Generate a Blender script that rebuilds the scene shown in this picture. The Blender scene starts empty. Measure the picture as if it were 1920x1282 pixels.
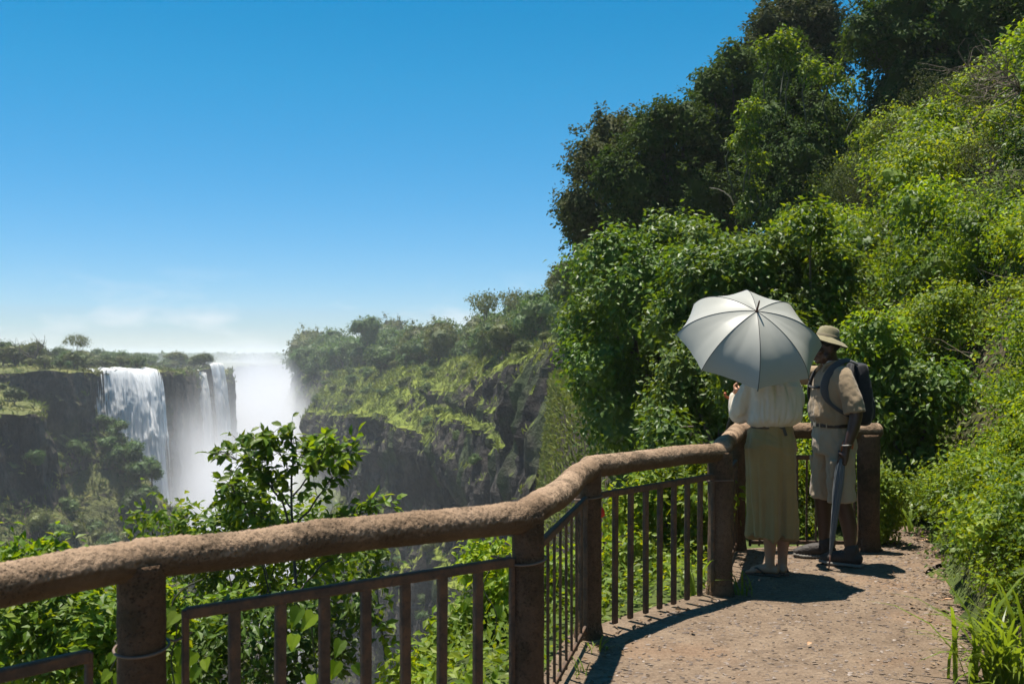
import bpy, bmesh, math, random
import numpy as np
from mathutils import Vector, Matrix

R = math.radians
rng = np.random.default_rng(11)
random.seed(11)
sc = bpy.context.scene
C = sc.collection

# ------------------------------------------------------------------ camera, sky, sun, exposure
F = 1867.0            # focal length in photo pixels (35 mm on a 36 mm sensor, 1920 px wide)
EYE = 1.53            # camera height above the path
HOR = 662.0           # row of the horizon in the photo
cam_d = bpy.data.cameras.new('camera')
cam = bpy.data.objects.new('camera', cam_d)
C.objects.link(cam)
cam.location = (0, 0, EYE)
cam.rotation_euler = (R(90), 0, 0)
cam_d.lens = 35.0
cam_d.sensor_width = 36.0
cam_d.shift_y = (HOR - 641.0) / 1920.0
cam_d.clip_start = 0.05
cam_d.clip_end = 30000
cam_d.dof.use_dof = True
cam_d.dof.focus_distance = 8.0
cam_d.dof.aperture_fstop = 5.0
sc.camera = cam

SUN_EL, SUN_SH = 79.0, (0.68, -0.733)        # elevation; the way shadows fall on the ground
world = bpy.data.worlds.new('World')
sc.world = world
world.use_nodes = True
wn = world.node_tree
bg = wn.nodes['Background']
sky = wn.nodes.new('ShaderNodeTexSky')
sky.sky_type = 'NISHITA'
sky.sun_disc = False
sky.sun_elevation = R(SUN_EL)
# sun stands opposite the shadows: azimuth measured from +Y towards +X
SUN_AZ = math.atan2(-SUN_SH[0], -SUN_SH[1])
sky.sun_rotation = SUN_AZ
sky.altitude = 900
sky.air_density = 1.0
sky.dust_density = 0.0
sky.ozone_density = 4.0
bg.inputs['Strength'].default_value = 0.06
tc = wn.nodes.new('ShaderNodeTexCoord')
mp = wn.nodes.new('ShaderNodeMapping'); mp.inputs['Scale'].default_value = (7, 7, 17)
cn = wn.nodes.new('ShaderNodeTexNoise'); cn.inputs['Scale'].default_value = 1.4; cn.inputs['Detail'].default_value = 7
cr = wn.nodes.new('ShaderNodeMapRange'); cr.inputs[1].default_value = 0.53; cr.inputs[2].default_value = 0.70
sx = wn.nodes.new('ShaderNodeSeparateXYZ')
ml = wn.nodes.new('ShaderNodeMapRange'); ml.inputs[1].default_value = 0.085; ml.inputs[2].default_value = 0.03
mu = wn.nodes.new('ShaderNodeMath'); mu.operation = 'MULTIPLY'
mv = wn.nodes.new('ShaderNodeMath'); mv.operation = 'MULTIPLY'; mv.inputs[1].default_value = 0.5
mx = wn.nodes.new('ShaderNodeMixRGB'); mx.inputs[2].default_value = (8.5, 8.6, 8.9, 1)
hs = wn.nodes.new('ShaderNodeHueSaturation'); hs.inputs['Saturation'].default_value = 1.42; hs.inputs['Hue'].default_value = 0.482; hs.inputs['Value'].default_value = 1.08
wn.links.new(tc.outputs['Generated'], mp.inputs[0]); wn.links.new(mp.outputs[0], cn.inputs['Vector'])
wn.links.new(cn.outputs[0], cr.inputs[0]); wn.links.new(tc.outputs['Generated'], sx.inputs[0])
wn.links.new(sx.outputs[2], ml.inputs[0]); wn.links.new(cr.outputs[0], mu.inputs[0]); wn.links.new(ml.outputs[0], mu.inputs[1])
wn.links.new(mu.outputs[0], mv.inputs[0]); wn.links.new(mv.outputs[0], mx.inputs[0])
wn.links.new(sky.outputs[0], hs.inputs['Color']); 
hz = wn.nodes.new('ShaderNodeMapRange'); hz.inputs[1].default_value = 0.26; hz.inputs[2].default_value = 0.0
ht_ = wn.nodes.new('ShaderNodeMixRGB'); ht_.blend_type = 'MULTIPLY'; ht_.inputs[2].default_value = (.60, .70, .95, 1)   # dry-season air: blue right down to the horizon
wn.links.new(sx.outputs[2], hz.inputs[0]); wn.links.new(hz.outputs[0], ht_.inputs[0]); wn.links.new(hs.outputs[0], ht_.inputs[1]); wn.links.new(ht_.outputs[0], mx.inputs[1]); wn.links.new(mx.outputs[0], bg.inputs[0])

sun_d = bpy.data.lights.new('sun', 'SUN')
sun_d.energy = 5.0
sun_d.angle = R(0.53)
sun_d.color = (1.0, 0.94, 0.84)
sun = bpy.data.objects.new('sun', sun_d)
C.objects.link(sun)
ce, se = math.cos(R(SUN_EL)), math.sin(R(SUN_EL))
sun.rotation_euler = Vector((SUN_SH[0] * ce, SUN_SH[1] * ce, -se)).to_track_quat('-Z', 'Y').to_euler()
sun.location = (-20, 30, 80)

sc.view_settings.view_transform = 'Standard'
sc.view_settings.look = 'None'
sc.view_settings.exposure = 1.0
sc.view_settings.gamma = 1.0
sc.view_settings.use_curve_mapping = False
cy = sc.cycles
cy.max_bounces = 8
cy.diffuse_bounces = 3
cy.glossy_bounces = 2
cy.transmission_bounces = 4
cy.transparent_max_bounces = 8
cy.volume_bounces = 5
cy.volume_step_rate = 0.6
cy.volume_max_steps = 96
cy.use_denoising = True
cy.sample_clamp_indirect = 6.0
sc.render.engine = 'CYCLES'


def at(px, py, Y):
    return Vector(((px - 960) / F * Y, Y, EYE - (py - HOR) / F * Y))


# ------------------------------------------------------------------ noise
def _hash(i, j, k, seed):
    n = (i * 374761393 + j * 668265263 + k * 2147483647 + seed * 1274126177) & 0xFFFFFFFF
    n = ((n ^ (n >> 13)) * 1274126177) & 0xFFFFFFFF
    n = ((n ^ (n >> 15)) * 2246822519) & 0xFFFFFFFF
    return ((n ^ (n >> 16)) & 0xFFFFFF) / float(0xFFFFFF)


def vnoise(x, y=0.0, z=0.0, seed=0):
    x, y, z = np.broadcast_arrays(np.asarray(x, float), np.asarray(y, float), np.asarray(z, float))
    i, j, k = np.floor(x).astype(np.int64), np.floor(y).astype(np.int64), np.floor(z).astype(np.int64)
    fx, fy, fz = x - i, y - j, z - k
    fx, fy, fz = [t * t * (3 - 2 * t) for t in (fx, fy, fz)]
    o = 0
    for a in (0, 1):
        for b in (0, 1):
            for c in (0, 1):
                w = (fx if a else 1 - fx) * (fy if b else 1 - fy) * (fz if c else 1 - fz)
                o = o + w * _hash(i + a, j + b, k + c, seed)
    return o * 2 - 1


def fbm(x, y=0.0, z=0.0, oct=4, seed=0):
    o, a, f = 0, 1.0, 1.0
    for q in range(oct):
        o = o + a * vnoise(np.asarray(x) * f, np.asarray(y) * f, np.asarray(z) * f, seed + q * 17)
        a *= 0.5; f *= 2.03
    return o


def sstep(a, b, x):
    t = np.clip((np.asarray(x, float) - a) / (b - a), 0, 1)
    return t * t * (3 - 2 * t)


# ------------------------------------------------------------------ objects and tags
def link(name, me, parent=None, loc=None):
    o = bpy.data.objects.new(name, me)
    C.objects.link(o)
    if parent is not None:
        o.parent = parent
    if loc is not None:
        o.location = loc
    return o


def tag(o, label=None, cat=None, group=None, kind=None):
    if label: o['label'] = label
    if cat: o['category'] = cat
    if group: o['group'] = group
    if kind: o['kind'] = kind
    return o


def empty(name, loc=(0, 0, 0), rz=0.0):
    o = bpy.data.objects.new(name, None)
    C.objects.link(o)
    o.location = loc
    o.rotation_euler = (0, 0, rz)
    o.empty_display_size = 0.2
    return o


def mesh(name, V, Fc, mats=None, smooth=True):
    """V (n,3); Fc a list of index arrays, each (m,3) or (m,4)"""
    V = np.ascontiguousarray(V, dtype=np.float32)
    if isinstance(Fc, np.ndarray):
        Fc = [Fc]
    Fc = [np.asarray(f, dtype=np.int32) for f in Fc if len(f)]
    me = bpy.data.meshes.new(name)
    me.vertices.add(len(V)); me.vertices.foreach_set('co', V.ravel())
    li = np.concatenate([f.ravel() for f in Fc])
    cnt = np.concatenate([np.full(len(f), f.shape[1], np.int32) for f in Fc])
    st = np.concatenate([[0], np.cumsum(cnt)[:-1]]).astype(np.int32)
    me.loops.add(len(li)); me.loops.foreach_set('vertex_index', li)
    me.polygons.add(len(cnt)); me.polygons.foreach_set('loop_start', st)
    me.polygons.foreach_set('use_smooth', np.full(len(cnt), bool(smooth)))
    me.update(calc_edges=True)
    if mats is not None:
        for m in (mats if isinstance(mats, (list, tuple)) else [mats]):
            me.materials.append(m)
    return me


def grid_faces(nu, nv, wrap_u=False):
    iu = np.arange(nu if wrap_u else nu - 1)
    a = iu[:, None] * nv + np.arange(nv - 1)[None, :]
    b = ((iu + 1) % nu)[:, None] * nv + np.arange(nv - 1)[None, :]
    return np.stack([a, b, b + 1, a + 1], -1).reshape(-1, 4)


ONES = 'zeroth first second third fourth fifth sixth seventh eighth ninth tenth eleventh twelfth thirteenth fourteenth fifteenth sixteenth seventeenth eighteenth nineteenth twentieth'.split()
TENS = {2: 'twenty', 3: 'thirty', 4: 'forty', 5: 'fifty', 6: 'sixty', 7: 'seventy', 8: 'eighty', 9: 'ninety'}


def nth(n):
    if n <= 20: return ONES[n]
    t, u = divmod(n, 10)
    return (TENS[t][:-1] + 'ieth') if u == 0 else TENS[t] + '-' + ONES[u]


# ------------------------------------------------------------------ materials
class NB:
    def __init__(self, name):
        self.m = bpy.data.materials.new(name)
        self.m.use_nodes = True
        self.t = self.m.node_tree
        self.t.nodes.clear()
        self.out = self.t.nodes.new('ShaderNodeOutputMaterial')

    def n(self, typ, props=None, **ins):
        nd = self.t.nodes.new('ShaderNode' + typ)
        for k, v in (props or {}).items():
            setattr(nd, k, v)
        for k, v in ins.items():
            key = int(k[1:]) if k[0] == 'i' and k[1:].isdigit() else k.replace('_', ' ')
            s = nd.inputs[key]
            if hasattr(v, 'is_linked') or isinstance(v, bpy.types.NodeSocket):
                self.t.links.new(v, s)
            else:
                s.default_value = v
        return nd

    def noise(self, vec, scale, detail=4, rough=0.55, dist=0.0):
        return self.n('TexNoise', Vector=vec, Scale=scale, Detail=detail, Roughness=rough, Distortion=dist).outputs[0]

    def ramp(self, fac, stops, interp='LINEAR'):
        nd = self.n('ValToRGB', Fac=fac)
        cr = nd.color_ramp
        cr.interpolation = interp
        while len(cr.elements) < len(stops):
            cr.elements.new(0.5)
        for e, (p, c) in zip(cr.elements, stops):
            e.position = p
            e.color = (*c, 1) if len(c) == 3 else c
        return nd.outputs[0]

    def mix(self, f, a, b, mode='MIX'):
        nd = self.n('MixRGB', {'blend_type': mode})
        for s, v in zip(nd.inputs, (f, a, b)):
            if isinstance(v, bpy.types.NodeSocket): self.t.links.new(v, s)
            elif isinstance(v, (tuple, list)): s.default_value = (*v, 1) if len(v) == 3 else v
            else: s.default_value = v
        return nd.outputs[0]

    def math(self, op, a, b=0.0, clamp=False):
        nd = self.n('Math', {'operation': op, 'use_clamp': clamp})
        for s, v in zip(nd.inputs, (a, b)):
            if isinstance(v, bpy.types.NodeSocket): self.t.links.new(v, s)
            else: s.default_value = v
        return nd.outputs[0]

    def mrange(self, v, a, b, c=0.0, d=1.0):
        return self.n('MapRange', {'interpolation_type': 'SMOOTHSTEP'}, i0=v, i1=a, i2=b, i3=c, i4=d).outputs[0]

    def pos(self):
        return self.n('NewGeometry').outputs['Position']

    def objco(self):
        return self.n('TexCoord').outputs['Object']

    def scaled(self, vec, s):
        return self.n('Mapping', i0=vec, i3=s).outputs[0]

    def bump(self, h, strength=0.5, dist=0.02, normal=None):
        nd = self.n('Bump', Strength=strength, Distance=dist, Height=h)
        if normal is not None: self.t.links.new(normal, nd.inputs['Normal'])
        return nd.outputs[0]

    def principled(self, color, rough=0.8, normal=None, spec=0.4, **kw):
        nd = self.n('BsdfPrincipled')
        for k, v in dict({'Base Color': color, 'Roughness': rough, 'Specular IOR Level': spec}, **kw).items():
            s = nd.inputs[k]
            if isinstance(v, bpy.types.NodeSocket): self.t.links.new(v, s)
            elif isinstance(v, (tuple, list)): s.default_value = (*v, 1) if len(v) == 3 else v
            else: s.default_value = v
        if normal is not None: self.t.links.new(normal, nd.inputs['Normal'])
        return nd

    def surf(self, sh):
        self.t.links.new(sh.outputs[0] if hasattr(sh, 'outputs') else sh, self.out.inputs['Surface'])
        return self.m


def leaf_mat(name, cols, trans=0.42, tcol=None, rough=0.5, patch=0.6, patchcol=None, spec=0.32):
    """cols: leaf colours that vary leaf by leaf; patchcol: a second tint in broad patches"""
    b = NB(name)
    g = b.n('NewGeometry')
    k = len(cols)
    col = b.ramp(g.outputs['Random Per Island'], [(i / (k - 1), c) for i, c in enumerate(cols)])
    ob = b.n('ObjectInfo')
    if patchcol is not None:
        f = b.mrange(b.noise(g.outputs['Position'], patch, 3), 0.42, 0.62)
        col = b.mix(b.math('MULTIPLY', f, 0.65), col, patchcol)
    hsv = b.n('HueSaturation', Color=col, Value=b.n('MapRange', i0=ob.outputs['Random'], i1=0.0, i2=1.0, i3=0.82, i4=1.18).outputs[0])
    col = hsv.outputs[0]
    p = b.principled(col, rough, spec=spec)
    tc_ = b.mix(1.0, col, tcol or (1.9, 1.75, 0.7), 'MULTIPLY')
    t = b.n('BsdfTranslucent', Color=tc_)
    m = b.n('MixShader', i0=trans, i1=p.outputs[0], i2=t.outputs[0])
    return b.surf(m)


def plain(name, col, rough=0.7, nscale=None, namt=0.25, bump=0.0, bscale=60, spec=0.4, **kw):
    b = NB(name)
    co = b.objco()
    c = col
    if nscale:
        f = b.noise(co, nscale, 5)
        c = b.mix(f, tuple(x * (1 - namt) for x in col), tuple(min(1, x * (1 + namt)) for x in col))
    nrm = b.bump(b.noise(co, bscale, 3), bump, 0.01) if bump else None
    return b.surf(b.principled(c, rough, nrm, spec, **kw))


M = {}
M['leaf_dark'] = leaf_mat('leaf_dark', [(.022, .048, .012), (.036, .070, .015), (.056, .094, .018), (.042, .070, .020)], .26, (1.8, 1.7, .5), .7, .25, (.070, .105, .020), .12)
M['leaf_dry'] = leaf_mat('leaf_dry', [(.052, .062, .022), (.072, .078, .028), (.048, .066, .022), (.090, .080, .036)], .25, (1.5, 1.5, .7), .7, .4, (.045, .070, .02), .12)
M['leaf_mid'] = leaf_mat('leaf_mid', [(.030, .075, .010), (.050, .108, .012), (.085, .150, .016), (.066, .108, .018)], .38, (2.1, 1.7, .40), .46, .8, (.085, .125, .018))
M['leaf_young'] = leaf_mat('leaf_young', [(.066, .140, .010), (.108, .195, .012), (.150, .240, .016), (.185, .240, .018)], .50, (2.0, 1.6, .35), .48, .9, (.050, .095, .016))
M['leaf_lime'] = leaf_mat('leaf_lime', [(.105, .190, .010), (.150, .240, .012), (.195, .275, .016), (.225, .275, .018)], .48, (1.9, 1.5, .3), .5, 1.2, (.062, .11, .016))
M['leaf_far'] = leaf_mat('leaf_far', [(.036, .080, .020), (.056, .108, .022), (.085, .138, .024), (.070, .108, .028)], .30, (1.6, 1.6, .7), .6, .08, (.062, .088, .026), .3)
M['leaf_olive'] = leaf_mat('leaf_olive', [(.066, .092, .022), (.095, .115, .026), (.12, .13, .032), (.095, .098, .034)], .32, (1.6, 1.5, .6), .6, .12, (.048, .074, .022), .3)
M['blade'] = leaf_mat('blade', [(.10, .15, .02), (.14, .20, .025), (.19, .24, .03)], .45, (1.6, 1.5, .5), .4, 2.0, (.09, .15, .02))
M['bark'] = plain('bark', (.075, .060, .046), .9, 9, .5, .8, 40)
M['twig'] = plain('twig', (.15, .115, .085), .9, 9, .3)
M['stem'] = plain('stem', (.055, .060, .030), .8, 9, .3)


def rock_mat(name, scale, rock, streak, moss, grass, th=(0.50, 0.66), mossamt=0.5):
    """basalt with vertical streaks; grass on whatever faces up, moss in patches"""
    b = NB(name)
    g = b.n('NewGeometry')
    P = g.outputs['Position']
    st = b.scaled(P, (scale, scale, scale * 0.30))
    n1 = b.noise(st, 1.0, 7, 0.62)
    n2 = b.noise(P, scale * 0.35, 5)
    n3 = b.noise(P, scale * 3.2, 6, 0.6)
    col = b.ramp(n1, [(.30, tuple(c * .45 for c in rock)), (.48, rock), (.62, streak), (.75, tuple(c * .8 for c in streak))])
    col = b.mix(b.mrange(n3, .35, .7), b.mix(1.0, col, (.62, .60, .60), 'MULTIPLY'), col)
    mo = b.math('MULTIPLY', b.mrange(n2, .50, .66), mossamt)
    col = b.mix(mo, col, moss)
    nz = b.n('SeparateXYZ', i0=g.outputs['Normal']).outputs[2]
    up = b.math('ADD', nz, b.math('MULTIPLY', b.math('SUBTRACT', n3, 0.5), 0.5))
    up = b.math('ADD', up, b.math('MULTIPLY', b.math('SUBTRACT', n2, 0.5), 0.35))
    gf = b.mrange(up, th[0], th[1])
    gcol = b.ramp(b.noise(P, scale * 0.9, 6, .6), [(.32, tuple(c * .55 for c in grass)), (.52, grass), (.70, (grass[0] * 1.35, grass[1] * 1.15, grass[2]))])
    col = b.mix(gf, col, gcol)
    hgt = b.mix(.5, n1, n3)
    nr = b.bump(hgt, .9, 1.2 / scale * .35)
    return b.surf(b.principled(col, .92, nr, .2))


M['cliff'] = rock_mat('cliff', .30, (.036, .032, .030), (.088, .074, .062), (.040, .062, .020), (.140, .175, .026), (.50, .70), .7)
M['cliff_left'] = rock_mat('cliff_left', .22, (.056, .045, .037), (.170, .122, .090), (.070, .080, .026), (.112, .124, .040), (.40, .60), .5)
M['soil'] = rock_mat('soil', 2.2, (.070, .050, .036), (.11, .080, .058), (.05, .065, .02), (.060, .085, .018), (.35, .8), .5)

# ------------------------------------------------------------------ leaf clouds
T2 = (np.array([(0, 0, 0), (.48, .27, .06), (1, 0, -.10), (.48, -.27, .06)]), np.array([(0, 1, 2), (0, 2, 3)]))
T6 = (np.array([(0, 0, 0), (.25, .20, .055), (.60, .24, .03), (1, 0, -.16), (.60, -.24, .03), (.25, -.20, .055), (.25, 0, 0), (.60, 0, -.035)]),
      np.array([(0, 1, 6), (0, 6, 5), (1, 2, 7), (1, 7, 6), (2, 3, 7), (6, 7, 4), (6, 4, 5), (7, 3, 4)]))
T4 = (np.array([(0, 0, 0), (.42, .27, .055), (1, 0, -.14), (.42, -.27, .055), (.45, 0, -.02)]), np.array([(0, 1, 4), (1, 2, 4), (2, 3, 4), (3, 0, 4)]))
TB = (np.array([(0, .05, 0), (0, -.05, 0), (.5, -.042, .10), (.5, .042, .10), (1, 0, -.02)]), np.array([(0, 1, 2), (0, 2, 3), (3, 2, 4)]))


def unit(v):
    return v / np.maximum(np.linalg.norm(v, axis=-1, keepdims=True), 1e-9)


def leaf_geo(P, Nn, Tt, S, tpl=T2, wid=1.0):
    """P points, Nn leaf normals, Tt leaf directions, S sizes"""
    Tt = unit(Tt - (Tt * Nn).sum(-1, keepdims=True) * Nn)
    B = np.cross(Nn, Tt)
    tv, tf = tpl
    W = (P[:, None, :] + S[:, None, None] * (tv[None, :, 0, None] * Tt[:, None, :] + wid * tv[None, :, 1, None] * B[:, None, :] + tv[None, :, 2, None] * Nn[:, None, :]))
    Fi = (np.arange(len(P)) * len(tv))[:, None, None] + tf[None]
    return W.reshape(-1, 3), Fi.reshape(-1, 3)


def join(parts):
    Vs, Fs, o = [], [], 0
    for v, f in parts:
        Vs.append(v); Fs.append(np.asarray(f) + o); o += len(v)
    return np.concatenate(Vs), Fs


ICO = None


def ico(sub=3):
    bm = bmesh.new()
    bmesh.ops.create_icosphere(bm, subdivisions=sub, radius=1.0)
    V = np.array([v.co[:] for v in bm.verts]); Fa = np.array([[v.index for v in f.verts] for f in bm.faces])
    bm.free()
    return V, Fa


ICO3 = ico(3)
ICO2 = ico(2)


def crown_geo(blobs, n, size, seed=0, tpl=T2, lump=.22, droop=.35, spread=.35, core=.62, tuft=0, rnd=.75, wid=1.0):
    """leaf cloud over a set of blobs [(cx,cy,cz,rx,ry,rz)]; leaves sit in clumps, gaps stay between clumps"""
    g = np.random.default_rng(seed)
    bl = np.array(blobs, float)
    area = bl[:, 3] * bl[:, 4] + bl[:, 4] * bl[:, 5] + bl[:, 3] * bl[:, 5]
    idx = g.choice(len(bl), size=n, p=area / area.sum())
    if tuft:                         # leaves gather round twig ends
        nt = max(8, n // tuft)
        ci = g.choice(len(bl), size=nt, p=area / area.sum())
        cd = unit(g.normal(size=(nt, 3)))
        cr_ = g.uniform(.62, 1.08, nt)
        k = g.integers(0, nt, n)
        idx = ci[k]; d0 = cd[k]; rr = cr_[k]
        jit = g.normal(size=(n, 3)) * spread * size * 2.2
    else:
        d0 = unit(g.normal(size=(n, 3)))
        rr = 1.0 - np.abs(g.normal(size=n)) * spread
        jit = g.normal(size=(n, 3)) * size * .5
    c, r = bl[idx, :3], bl[idx, 3:]
    f = 1 + lump * fbm(d0[:, 0] * 2.3 + idx * 3.1, d0[:, 1] * 2.3, d0[:, 2] * 2.3, 3, seed)
    P = c + d0 * r * (rr * f)[:, None] + jit
    # drop what is buried deep in another blob
    keep = np.ones(n, bool)
    for q in range(len(bl)):
        e = (((P - bl[q, :3]) / (bl[q, 3:] * .58)) ** 2).sum(-1)
        keep &= (e > 1) | (idx == q)
    P, d0 = P[keep], d0[keep]
    m = len(P)
    Nn = unit(d0 * .8 + np.array([0, 0, .75]) + g.normal(size=(m, 3)) * rnd)
    Tt = unit(d0 * .6 + g.normal(size=(m, 3)) * .8 + np.array([0, 0, -droop]))
    S = size * g.uniform(.65, 1.3, m)
    parts = [leaf_geo(P, Nn, Tt, S, tpl, wid)]
    if core > 0:  # solid lump added inside each blob to block light through the crown
        for q in range(len(bl)):
            v, fc = ICO2
            ff = core * (1 + .35 * fbm(v[:, 0] * 2.3 + q * 3.1, v[:, 1] * 2.3, v[:, 2] * 2.3, 3, seed))
            parts.append((bl[q, :3] + v * bl[q, 3:] * ff[:, None], fc))
    return join(parts)


def tube_geo(pts, rad, ns=6, cap=True):
    pts = np.array(pts, float); rad = np.asarray(rad, float) * np.ones(len(pts))
    t = unit(np.gradient(pts, axis=0))
    ref = np.array([0, 0, 1.0]) if abs(t[0][2]) < .9 else np.array([1.0, 0, 0])
    a = unit(np.cross(t, ref)); b = np.cross(t, a)
    for i in range(1, len(pts)):      # parallel transport
        a[i] = unit(a[i - 1] - (a[i - 1] * t[i]).sum() * t[i]); b[i] = np.cross(t[i], a[i])
    an = np.linspace(0, 2 * np.pi, ns, endpoint=False)
    V = pts[:, None] + rad[:, None, None] * (np.cos(an)[None, :, None] * a[:, None] + np.sin(an)[None, :, None] * b[:, None])
    V = V.reshape(-1, 3)
    n = len(pts)
    i = np.arange(n - 1)[:, None] * ns
    j = np.arange(ns)[None]
    q = np.stack([i + j, i + (j + 1) % ns, i + ns + (j + 1) % ns, i + ns + j], -1).reshape(-1, 4)
    Fs = [q]
    if cap:
        V = np.vstack([V, pts[0], pts[-1]])
        jj = np.arange(ns)
        Fs.append(np.stack([(jj + 1) % ns, jj, np.full(ns, n * ns)], -1))
        e = (n - 1) * ns
        Fs.append(np.stack([e + jj, e + (jj + 1) % ns, np.full(ns, n * ns + 1)], -1))
    return V, Fs


def joinm(parts):
    Vs, Fs, o = [], [], 0
    for v, fl in parts:
        Vs.append(v)
        for f in (fl if isinstance(fl, list) else [fl]):
            Fs.append(np.asarray(f) + o)
        o += len(v)
    return np.concatenate(Vs), Fs


def limb_path(a, b, n=6, bend=.1, seed=0):
    g = np.random.default_rng(seed)
    a, b = np.array(a, float), np.array(b, float)
    t = np.linspace(0, 1, n)[:, None]
    L = np.linalg.norm(b - a)
    return a + (b - a) * t + np.cumsum(g.normal(size=(n, 3)) * bend * L / n, 0) * np.sin(np.pi * t)


def trunk_geo(base, blobs, r0, seed=0, fork=.45, ns=7):
    """tapered trunk that forks into one limb for each blob"""
    bl = np.array(blobs, float)
    c = bl[:, :3].mean(0)
    base = np.array(base, float)
    f = base + (c - base) * fork
    parts = []
    p = limb_path(base, f, 6, .12, seed)
    parts.append(tube_geo(p, np.linspace(r0, r0 * .72, 6), ns))
    for q in range(len(bl)):
        p = limb_path(f, bl[q, :3] + np.array([0, 0, .2]) * bl[q, 5], 6, .2, seed + q + 1)
        parts.append(tube_geo(p, np.linspace(r0 * .5, r0 * .10, 6), 5))
    return joinm(parts)


def rand_blobs(g, n, rx, ry, rz, br, zc=0.0):
    out = []
    for _ in range(n):
        d = unit(g.normal(size=3)) * g.uniform(.35, .85)
        s = br * g.uniform(.75, 1.25)
        out.append((d[0] * rx, d[1] * ry, zc + d[2] * rz, s * rx, s * ry, s * rz))
    return out


class Tree:
    """one kind of tree: a crown mesh and a trunk mesh, copied for every individual"""
    def __init__(self, blobs, n, size, leaf, seed, r0, base=(0, 0, 0), **kw):
        v, f = crown_geo(blobs, n, size, seed, **kw)
        self.crown = mesh('crown', v, f, M[leaf], smooth=False)
        v, f = trunk_geo(base, blobs, r0, seed)
        self.trunk = mesh('trunk', v, f, M['bark'])

    def put(self, name, loc, s=1.0, rz=0.0, sz=None, label=None, cat='tree', group=None, leaf=None, tilt=(0, 0)):
        e = empty(name, loc, rz)
        e.rotation_euler = (tilt[0], tilt[1], rz)
        e.scale = (s, s, s if sz is None else sz)
        tr = link('trunk', self.trunk, e)
        cr = link('crown', self.crown, e)
        if leaf:
            cr.material_slots[0].link = 'OBJECT'
            cr.material_slots[0].material = M[leaf]
        tag(e, label, cat, group)
        return e


def order_labels(objs, fmt, key):
    for i, o in enumerate(sorted(objs, key=key)):
        o['label'] = fmt.format(nth(i + 1))


# ------------------------------------------------------------------ the setting
GROUND = -95.0        # gorge floor
# plan of the fence posts
P0 = np.array((-2.62, 1.30)); P1 = np.array((-1.105, 2.97)); P2 = np.array((.061, 3.80)); P3 = np.array((.411, 5.36))
P4 = np.array((1.322, 6.33)); P45 = np.array((1.74, 7.70)); P5 = np.array((2.75, 7.68))
# brink of the gorge on our side, the gorge lies to the left of it
BRINK = np.array([(-5.5, -4.0), (-4.0, -.6), P0, P1, P2, P3, P4, P45, (2.0, 8.6), (2.15, 10), (2.3, 14), (2.9, 25), (3.2, 45), (3.9, 80), (4.3, 110)], float)


def poly_sd(X, Y, pl):
    """distance to a polyline, positive on its left side"""
    best = np.full(X.shape, 1e9); sg = np.ones(X.shape)
    for a, b in zip(pl[:-1], pl[1:]):
        d = b - a
        t = np.clip(((X - a[0]) * d[0] + (Y - a[1]) * d[1]) / (d @ d), 0, 1)
        dx, dy = X - (a[0] + t * d[0]), Y - (a[1] + t * d[1])
        ds = np.hypot(dx, dy)
        s = np.where(d[0] * dy - d[1] * dx > 0, 1.0, -1.0)
        m = ds < best
        best = np.where(m, ds, best); sg = np.where(m, s, sg)
    return best * sg


def path_right(Y):
    return np.interp(Y, [-6, 0, 3, 4.7, 6.2, 7.36, 8.2, 9.0], [2.2, 2.2, 2.2, 2.32, 2.75, 3.20, 3.45, 3.7])


def land_h(X, Y, rough=True):
    X, Y = np.asarray(X, float), np.asarray(Y, float)
    s = poly_sd(X, Y, BRINK)
    d1 = (X - path_right(Y)) * 1.40
    d2 = (Y - 8.55) * .30
    d = np.maximum(d1, np.minimum(d2, 6 + .1 * d2))
    d = np.where(d > 0, d, 0)
    up = 11.0 * (1 - np.exp(-d * 1.12 / 11.0))
    up = up * (1 - .5 * sstep(22, 60, Y))
    h = up * sstep(.0, 3.0, -s + np.where(Y < 8.4, 3.0, 0.0))
    out = np.maximum(s - .35, 0)
    drop = np.where(out < .5, out * .5, .25 + (out - .5) * (3.0 + 5.0 * sstep(7, 12, Y)))
    h = np.where(s > .35, -drop, h)
    if rough:
        a = sstep(0, .6, d) * .16 + sstep(.3, 2, out) * .8
        h = h + a * fbm(X * .9, Y * .9, 0, 4, 3)
    return np.maximum(h, GROUND - 2)


gx = np.concatenate([np.linspace(-46, -6, 41)[:-1], np.linspace(-6, 7, 121), np.linspace(7, 40, 40)[1:]])
gy = np.concatenate([np.linspace(-8, 10, 120), np.linspace(10, 75, 90)[1:]])
GX, GY = np.meshgrid(gx, gy, indexing='ij')
GZ = land_h(GX, GY) - .012
me = mesh('hillside', np.stack([GX, GY, GZ], -1).reshape(-1, 3), grid_faces(len(gx), len(gy)), M['soil'])
tag(link('hillside', me), 'brown soil and grass ground of the slope and the gorge brink', kind='structure')

# --- the path: one paved sheet between the fence and the foot of the slope
b = NB('path_paving')
Pn = b.pos()
v1 = b.n('TexVoronoi', {'feature': 'F1'}, Vector=b.scaled(Pn, (1, 1.35, 1)), Scale=48.0, Randomness=1.0)
n1 = b.noise(Pn, 5.0, 6, .6); n2 = b.noise(Pn, 1.1, 4); n3 = b.noise(Pn, 90.0, 4)
col = b.ramp(n1, [(.28, (.098, .070, .050)), (.5, (.150, .110, .082)), (.72, (.195, .150, .116))])
chip = b.n('SeparateColor', i0=v1.outputs['Color']).outputs[0]
col = b.mix(b.math('MULTIPLY', b.mrange(chip, .55, .95), .5), col, (.215, .165, .130))
col = b.mix(b.math('MULTIPLY', b.mrange(chip, .35, .05), .45), col, (.072, .050, .037))
col = b.mix(b.math('MULTIPLY', b.mrange(n2, .52, .68), .35), col, (.20, .118, .072))
hg = b.math('ADD', b.math('MULTIPLY', v1.outputs['Distance'], 1.2), b.math('MULTIPLY', n3, .5))
hg = b.math('ADD', hg, b.math('MULTIPLY', chip, .6))
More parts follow.
